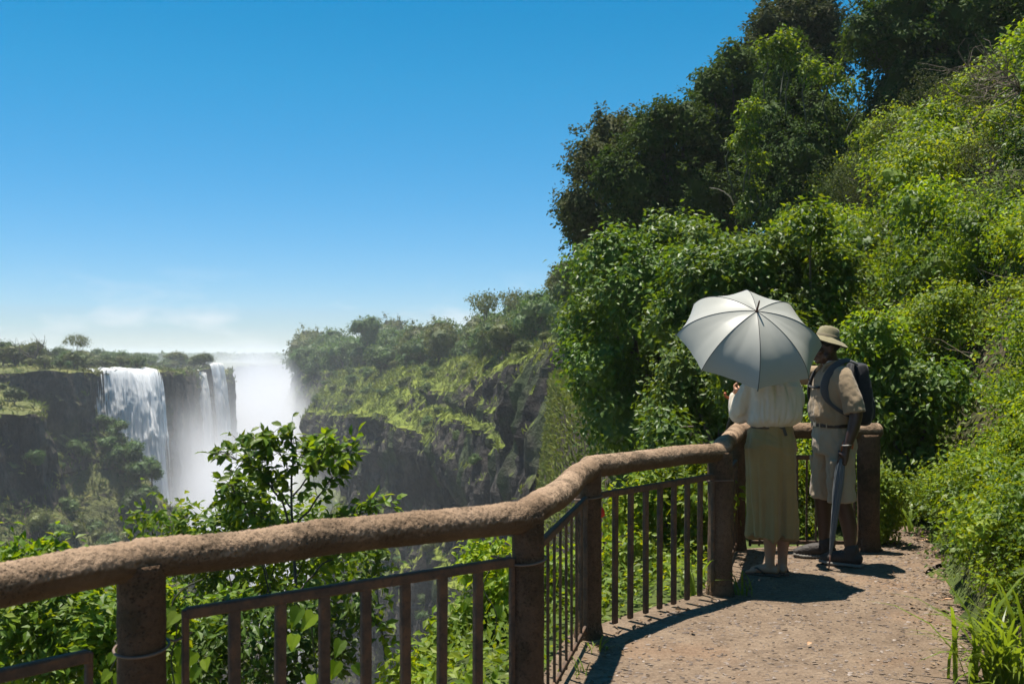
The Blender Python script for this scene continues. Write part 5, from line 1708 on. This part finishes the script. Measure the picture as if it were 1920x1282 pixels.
# ground cover between the shrubs
n = 120000
y = 3.4 + 19.8 * g.random(n) ** 1.25; x = g.uniform(2.3, 15, n)
ok = (x > path_right(np.minimum(y, 9.0)) + .12) & (poly_sd(x, y, BRINK) < -.2) & ~((y < 9) & (x < path_right(y) + .12))
x, y = x[ok], y[ok]; n = len(x)
Nn = unit(np.stack([-.5 + .5 * g.normal(size=n), -.3 + .5 * g.normal(size=n), np.ones(n)], -1))
v, f = leaf_geo(np.stack([x, y, land_h(x, y) + g.uniform(.0, .5, n) * (.25 + .75 * (fbm(x * 1.1, y * 1.1, 0, 3, 6) > -.1)) * sstep(.1, 1.2, x - path_right(np.minimum(y, 9.0)))], -1), Nn, g.normal(size=(n, 3)), g.uniform(.04, .085, n), T2)
tag(link('ground_cover', mesh('ground_cover', v, f, M['leaf_young'], False)), 'mat of small leaves covering the slope between the shrubs', 'undergrowth', kind='stuff')
n = 26000
y = g.uniform(2.5, 10.5, n); x = g.uniform(-3, 3.2, n)
sd_ = poly_sd(x, y, BRINK); ok = (sd_ > .10) & (sd_ < 1.5)
x, y = x[ok], y[ok]; n = len(x)
v, f = leaf_geo(np.stack([x, y, land_h(x, y) + g.uniform(.0, .20, n)], -1), unit(g.normal(size=(n, 3)) * .5 + np.array([0, -.2, 1])), g.normal(size=(n, 3)), g.uniform(.035, .075, n), T2)
tag(link('brink_undergrowth', mesh('brink_undergrowth', v, f, M['leaf_lime'], False)), 'mat of bright leaves on the brink just outside the railing', 'undergrowth', kind='stuff')
# leaf litter where path meets slope and railing
n = 900
y = g.uniform(3.4, 8.4, n); k_ = g.random(n) < .6
x = np.where(k_, path_right(y) + .06 - np.abs(g.normal(size=n)) * .22, np.interp(y, BRINK[:, 1], BRINK[:, 0]) + .05 + np.abs(g.normal(size=n)) * .14)
ok = (y < 7.6) | (x > 2.7); x, y = x[ok], y[ok]; n = len(x)
v, f = leaf_geo(np.stack([x, y, on_path(x, y) + .006], -1), unit(g.normal(size=(n, 3)) * .35 + np.array([0, 0, 1])), g.normal(size=(n, 3)), g.uniform(.02, .05, n), T2)
M['litter'] = leaf_mat('litter', [(.10, .060, .030), (.17, .105, .055), (.24, .16, .09), (.07, .045, .028)], .1, (1, 1, 1), .7)
tag(link('leaf_litter', mesh('leaf_litter', v, f, M['litter'], False)), 'brown leaf litter along both edges of the path', 'litter', kind='stuff')
# thin dry stalks
n = 2600
y = g.uniform(6, 17, n); x = g.uniform(4, 11, n); ok = x - path_right(np.minimum(y, 9.)) > .8
x, y = x[ok], y[ok]; n = len(x)
v, f = leaf_geo(np.stack([x, y, land_h(x, y) + .2], -1), unit(g.normal(size=(n, 3))), unit(g.normal(size=(n, 3)) * .55 + np.array([0, 0, 1])), g.uniform(.35, 1.0, n), TB, .10)
tag(link('dry_stalks', mesh('dry_stalks', v, f, M['twig'], False)), 'thin dry stalks standing among the slope shrubs', 'stalks', kind='stuff')


def bare_bush(name, root, n, L, label, cat, seed, spread=1.0, dirb=(0, 0, 1), mat='twig', r=.012):
    g = np.random.default_rng(seed)
    e = empty(name, root)
    ps = []
    for i in range(n):
        d = unit(np.array(dirb) + g.normal(size=3) * spread * .55)
        p = limb_path((0, 0, 0), d * L * g.uniform(.6, 1.1), 7, .3, seed * 50 + i)
        ps.append(tube_geo(p, np.linspace(r, r * .25, 7), 5))
        for q in range(5):
            k = g.integers(2, 6); d2 = unit(d + g.normal(size=3) * .8)
            p2 = limb_path(p[k], p[k] + d2 * L * g.uniform(.2, .5), 5, .3, seed * 90 + i * 9 + q)
            ps.append(tube_geo(p2, np.linspace(r * .5, r * .15, 5), 4))
    v, f = joinm(ps)
    link('branches', mesh('branches', v, f, M[mat]), e)
    return tag(e, label, cat)


c_ = at(1915, 170, 12.5)
bare_bush('bare_bush', c_, 16, 1.0, 'leafless pale twiggy bush at the top right edge', 'bush', 4, .8, (-1.0, -.2, .25), r=.010)
bare_bush('dead_tree', at(66, 672, 205), 6, 5.2, 'small dead tree with bare branches on the left plateau', 'tree', 6, .8, (0, 0, 1), 'bark', .13)

# --- grass clumps, blade by blade
bm_ = mesh('blade', np.array([(0, .035, 0), (0, -.035, 0), (.25, .040, .14), (.25, -.040, .14), (.55, .034, .17), (.55, -.034, .17), (.82, .02, .08), (.82, -.02, .08), (1, 0, -.06)]), np.array([(0, 1, 3), (0, 3, 2), (2, 3, 5), (2, 5, 4), (4, 5, 7), (4, 7, 6), (6, 7, 8)]), M['blade'])


def grass_clump(loc, n, L, label, seed, w=1.0, spread=.08, lean=(0, 0)):
    g = np.random.default_rng(seed)
    e = empty('grass_clump', loc)
    for i in range(n):
        a = g.uniform(0, 2 * np.pi); el = g.uniform(.45, 1.25)
        t_ = unit(np.array((np.cos(a) * np.cos(el) + lean[0], np.sin(a) * np.cos(el) + lean[1], np.sin(el)))); up = np.array((0, 0, 1.0))
        n_ = unit(up - (up @ t_) * t_ + 1e-3); b_ = np.cross(n_, t_)
        s_ = L * g.uniform(.55, 1.1); p = np.array((g.normal() * spread, g.normal() * spread, -.02))
        o = link('blade', bm_, e)
        o.matrix_local = Matrix(((t_[0] * s_, b_[0] * s_ * w, n_[0] * s_, p[0]), (t_[1] * s_, b_[1] * s_ * w, n_[1] * s_, p[1]), (t_[2] * s_, b_[2] * s_ * w, n_[2] * s_, p[2]), (0, 0, 0, 1)))
    return tag(e, label, 'grass', 'grass clumps by the path')


grass_clump((2.22, 4.55, .02), 90, .56, 'large arching grass clump at the lower right corner', 31, .5, .09, (-.45, -.25))
grass_clump((2.42, 4.9, .08), 40, .30, 'smaller grass clump just behind the large arching one', 35, .6, .07, (-.2, 0))
grass_clump((1.15, 6.34, .0), 16, .34, 'upright grass growing against the panel beside the middle post', 32, .8, .04)
grass_clump((1.46, 6.28, .0), 12, .26, 'thin grass at the foot of the post nearest the skirt', 33, .7, .03)
grass_clump((.44, 5.12, .0), 14, .14, 'short grass tuft at the foot of the post with the red tag', 34, .9, .05)
grass_clump((3.36, 8.35, .05), 7, .42, 'single upright reed-like blades at the end of the path', 36, .9, .03)
grass_clump((.30, 4.75, .0), 12, .12, 'short grass tuft along the narrow panel', 37, .9, .05)

# rocks and fallen leaves
def rock(loc, r, seed, label):
    v = ICO3[0] * np.array(r)
    v = v * (1 + .28 * fbm(ICO3[0][:, 0] * 1.6 + seed, ICO3[0][:, 1] * 1.6, ICO3[0][:, 2] * 1.6, 4, seed))[:, None]
    v = np.round(v / .012) * .006 + v * .5
    return tag(link('rock', mesh('rock', v, ICO3[1], M['soil'], False), loc=loc), label, 'rock')


rock((2.98, 5.55, .32), (.26, .30, .30), 3, 'dark rough boulder at the right edge beside the path')
rock((2.62, 4.75, .12), (.18, .20, .16), 5, 'low dark stone behind the large grass clump')
rock((3.45, 7.25, .10), (.14, .12, .09), 7, 'reddish stone at the bend of the path')
rock((3.62, 7.9, .22), (.2, .16, .14), 9, 'brown stone half hidden in the herbs at the path end')
lf = mesh('fallen_leaf', T6[0] * np.array([1, 1, 1.2]) + np.array([0, 0, .2]), T6[1], plain('dead_leaf', (.42, .24, .13), .7, 8, .4), False)
for i, (px, py, s_, lab) in enumerate([(1790, 1137, .085, 'pale fallen leaf on the right side of the path'), (1752, 1040, .07, 'fallen leaf near the far bend of the path'), (1742, 1020, .06, 'fallen leaf at the far end of the path'), (1700, 1032, .05, 'small fallen leaf right of the end post'), (1300, 1196, .05, 'dark fallen leaf in the open middle of the path'), (1520, 1216, .045, 'fallen leaf before the shadow of the umbrella')]):
    yy = EYE * F / (py - HOR); xx = (px - 960) / F * yy
    o = tag(link('fallen_leaf', lf, loc=(xx, yy, .026)), lab, 'leaf', 'leaves fallen on the path')
    o.scale = (s_, s_, s_); o.rotation_euler = (random.uniform(-.2, .2), random.uniform(-.2, .2), random.uniform(0, 6))

# ------------------------------------------------------------------ far trees
ft = []
for q, (leaf, n, size) in enumerate((('leaf_far', 3600, .42), ('leaf_far', 3200, .46), ('leaf_olive', 3200, .42))):
    gq = np.random.default_rng(200 + q)
    ft.append(Tree([(b_[0], b_[1], b_[2], b_[3], b_[4], b_[5]) for b_ in rand_blobs(gq, 9, 3.6, 3.6, 2.6, .50, 5.2)], n, size, leaf, 200 + q, .28, tpl=T2, lump=.35, spread=.25, core=.72, tuft=10))
flat = Tree([(0, 0, 8.0, 2.8, 2.8, .8), (1.8, .4, 7.2, 1.8, 1.8, .6), (-2.0, -.3, 7.4, 1.9, 1.9, .6), (.4, 1.2, 8.6, 1.5, 1.5, .5)], 1500, .38, 'leaf_olive', 210, .22, tpl=T2, lump=.3, spread=.35, core=0, tuft=8)


def pick(G, mask, n, mind, seed):
    g = np.random.default_rng(seed)
    idx = np.argwhere(mask); g.shuffle(idx)
    out = []
    for (i, j) in idx:
        p = G[i, j]
        if all(np.hypot(*(p[:2] - q[:2])) > mind * (.6 + .004 * p[1]) for q in out):
            out.append(p)
            if len(out) >= n: break
    return out


def proj(G):
    return 960 + G[..., 0] / G[..., 1] * F, HOR - (G[..., 2] - EYE) / G[..., 1] * F


RN, LN = grid_normals(RC), grid_normals(LC)
if RN[:, :10, 2].mean() < 0: RN = -RN
if LN[:, :10, 2].mean() < 0: LN = -LN
RPX, RPY = proj(RC); LPX, LPY = proj(LC)
vi = np.arange(150)[None]; vl = np.arange(130)[None]
g = np.random.default_rng(61)
objs = []
for p in pick(RC, (vi >= 4) & (vi <= 16) & (RC[..., 1] > 112) & (RC[..., 1] < 455), 84, 2.9, 62):
    s_ = (.62 + .0036 * (p[1] - 100)) * g.uniform(.95, 1.5)
    objs.append(ft[g.choice(3, p=[.45, .35, .2])].put('clifftop_tree', (p[0], p[1], p[2] - 2.6 * s_), s_ * 1.08, g.uniform(0, 6), s_ * g.uniform(.95, 1.3), '-', 'tree', 'trees along the top of the far cliff'))
for (px, yy, s_, T_, lab) in ((905, 150, .95, flat, 0), (972, 138, .9, flat, 0), (682, 330, 1.5, ft[0], 0), (1030, 118, .9, ft[2], 0), (1010, 112, .7, ft[0], 0)):
    x = (px - 960) / F * yy
    objs.append(T_.put('clifftop_tree', (x, yy + 8, 1.2), s_, g.uniform(0, 6), s_ * 1.15, '-', 'tree', 'trees along the top of the far cliff'))
order_labels(objs, 'tree on top of the far cliff, {} counting from its sheer left end', lambda o: o.location.x / o.location.y)
objs = []
for p in pick(RC, (RN[..., 2] > .42) & (vi > 15) & (RC[..., 2] > -52) & (RC[..., 1] > 85) & (RC[..., 1] < 440), 84, 3.4, 63):
    s_ = (.16 + .0010 * p[1]) * g.uniform(.6, 1.3)
    objs.append(ft[g.choice(3)].put('cliff_bush', (p[0], p[1], p[2] - 2.2 * s_), s_, g.uniform(0, 6), None, '-', 'bush', 'bushes on the ledges of the far cliff'))
order_labels(objs, 'bush on a ledge of the far cliff, {} from the spray towards us', lambda o: o.location.x / o.location.y)
objs = []
for p in pick(LC, (vl >= 1) & (vl <= 12) & (LPX > -30) & (LPX < 470) & (LC[..., 1] > 140) & (LC[..., 1] < 330), 80, 2.2, 64):
    s_ = g.uniform(.40, .88) * (1.0 if p[1] > 185 else .6)
    objs.append(ft[g.choice(3, p=[.25, .2, .55])].put('plateau_tree', (p[0], p[1], p[2] - .8 * s_), s_, g.uniform(0, 6), s_ * g.uniform(.7, 1.1), '-', 'tree', 'trees on the plateau above the falls'))
for px, yy, s_ in ((205, 285, .95), (240, 290, 1.0), (270, 285, .9), (225, 300, 1.0), (258, 300, .95), (320, 310, .72), (335, 315, .7)):
    x = (px - 960) / F * yy
    objs.append(ft[g.choice(2)].put('plateau_tree', (x, yy, -5.2), s_, g.uniform(0, 6), s_ * .95, '-', 'tree', 'trees on the plateau above the falls'))
x = (145 - 960) / F * 222
objs.append(flat.put('plateau_tree', (x, 222, -3.0), .85, 1.0, .95, '-', 'tree', 'trees on the plateau above the falls'))
order_labels(objs, 'tree or bush on the plateau above the falls, {} from the left edge', lambda o: o.location.x / o.location.y)
objs = []
for p in pick(LC, (LN[..., 2] > .35) & (vl > 16) & (LC[..., 2] > -62) & (LPX > -30) & (LPX < 420) & (LC[..., 1] > 120) & (LC[..., 1] < 232), 86, 2.3, 65):
    s_ = g.uniform(.24, .66)
    objs.append(ft[g.choice(3, p=[.35, .25, .4])].put('talus_bush', (p[0], p[1], p[2] - 1.6 * s_), s_, g.uniform(0, 6), s_ * g.uniform(.8, 1.2), '-', 'bush', 'bushes on the talus under the promontory'))
for px, py, yy, s_ in ((215, 800, 208, .62), (240, 850, 204, .85), (262, 880, 202, .85), (285, 880, 204, .7), (225, 860, 206, .8), (255, 930, 198, .8), (270, 930, 200, .6), (210, 830, 207, .7), (195, 790, 209, .5)):
    c_ = at(px, py, yy)
    objs.append(ft[g.choice(2)].put('talus_bush', (c_.x, c_.y, c_.z - 5.2 * s_), s_, g.uniform(0, 6), s_ * 1.1, '-', 'bush', 'bushes on the talus under the promontory'))
order_labels(objs, 'bush on the talus under the promontory, {} from the left edge', lambda o: o.location.x / o.location.y)
# bushes along the brink between the broad-leaved tree and the far cliff
objs = []
for i, (px, py, yy, s_) in enumerate(((1066, 560, 60, .42), (1052, 600, 75, .45), (1075, 520, 52, .36), (1060, 640, 66, .40), (1085, 600, 48, .32), (1046, 545, 90, .55), (1088, 680, 44, .22), (1110, 740, 36, .20), (1062, 700, 58, .2), (1078, 640, 50, .26))):
    c_ = at(px, py, yy)
    objs.append(ft[i % 3].put('brink_bush', (c_.x + .6, c_.y, c_.z - 5.0 * s_), s_, i * 1.7, s_ * 1.1, '-', 'bush', 'bushes on the brink beyond the broad-leaved tree'))
order_labels(objs, 'bush on the gorge brink beyond the broad-leaved tree, {} in distance', lambda o: o.location.y)


# --- grass on ledges and brinks
def scatter(G, Nr, mask, n, size, seed, leaf, name, label, wid=.5):
    g = np.random.default_rng(seed)
    idx = np.argwhere(mask)
    # even out by area as seen: the grid is denser where it is nearer
    k = idx[g.integers(0, len(idx), n)]
    a = G[k[:, 0], k[:, 1]]; b_ = G[np.minimum(k[:, 0] + 1, G.shape[0] - 1), k[:, 1]]; c = G[k[:, 0], np.minimum(k[:, 1] + 1, G.shape[1] - 1)]
    P = a + (b_ - a) * g.random((n, 1)) + (c - a) * g.random((n, 1))
    Nn = Nr[k[:, 0], k[:, 1]]
    Tt = unit(np.array([0, 0, .6]) + Nn * .5 + g.normal(size=(n, 3)) * .45)
    nn = unit(Nn + g.normal(size=(n, 3)) * .5)
    S = size * g.uniform(.5, 1.3, n) * (.35 + P[:, 1] / 260)
    v, f = leaf_geo(P, nn, Tt, S, T2, wid)
    return tag(link(name, mesh(name, v, f, M[leaf], False)), label, 'grass', kind='stuff')


M['grass_far'] = leaf_mat('grass_far', [(.085, .115, .020), (.115, .145, .024), (.145, .165, .030), (.10, .12, .03)], .25, (1.5, 1.4, .6), .7, .06, (.070, .10, .022), .2)
M['grass_left'] = leaf_mat('grass_left', [(.065, .115, .024), (.095, .140, .030), (.125, .155, .036), (.12, .12, .045)], .25, (1.5, 1.4, .6), .7, .06, (.085, .080, .034), .2)
scatter(RC, RN, (RN[..., 2] > .48) & (vi > 2) & (RPX < 1080) & (RC[..., 1] < 460), 32000, 1.0, 71, 'grass_far', 'ledge_grass', 'bright grass on the ledges of the far cliff')
scatter(LC, LN, (LN[..., 2] > .35) & (vl > 0) & (LPX > -60) & (LPX < 480) & (LC[..., 1] < 330), 30000, 1.15, 72, 'grass_left', 'talus_grass', 'olive grass on the plateau edge and talus by the falls')
GG = np.stack([GX, GY, GZ], -1)
GN = grid_normals(GG); GN = np.where(GN[..., 2:3] < 0, -GN, GN)
SD = poly_sd(GX, GY, BRINK)
scatter(GG, GN, (GY > 12) & (SD > -2.5) & (SD < 3.5), 52000, .6, 73, 'grass_far', 'brink_grass', 'yellow-green moss and grass hanging over the near brink', .6)

# --- woodland far out on the plateau
g = np.random.default_rng(81)
n = 1500
Yd = 330 * np.exp(g.random(n) * 2.9); Xd = Yd * g.uniform(-.60, -.13, n)
ok = ~((Xd > -155) & (Yd < 720)); Xd, Yd = Xd[ok], Yd[ok]; n = len(Xd)
S0 = g.uniform(1.6, 4.2, n) * (1 + Yd / 6000)
k = 26
P = np.repeat(np.stack([Xd, Yd, -4.9 + S0 * .5], -1), k, 0); Sr = np.repeat(S0, k)
d = unit(g.normal(size=(n * k, 3))); d[:, 2] = np.abs(d[:, 2]) * .9 - .15
P = P + d * Sr[:, None] * np.array([1.5, 1.5, .75]) * g.uniform(.6, 1, (n * k, 1))
v, f = leaf_geo(P, unit(d + g.normal(size=d.shape) * .3), g.normal(size=d.shape), Sr * g.uniform(.7, 1.1, n * k), T2, 1.3)
tag(link('distant_woodland', mesh('distant_woodland', v, f, M['leaf_far'], False)), 'scattered dark trees far out on the plateau', 'woodland', kind='stuff')
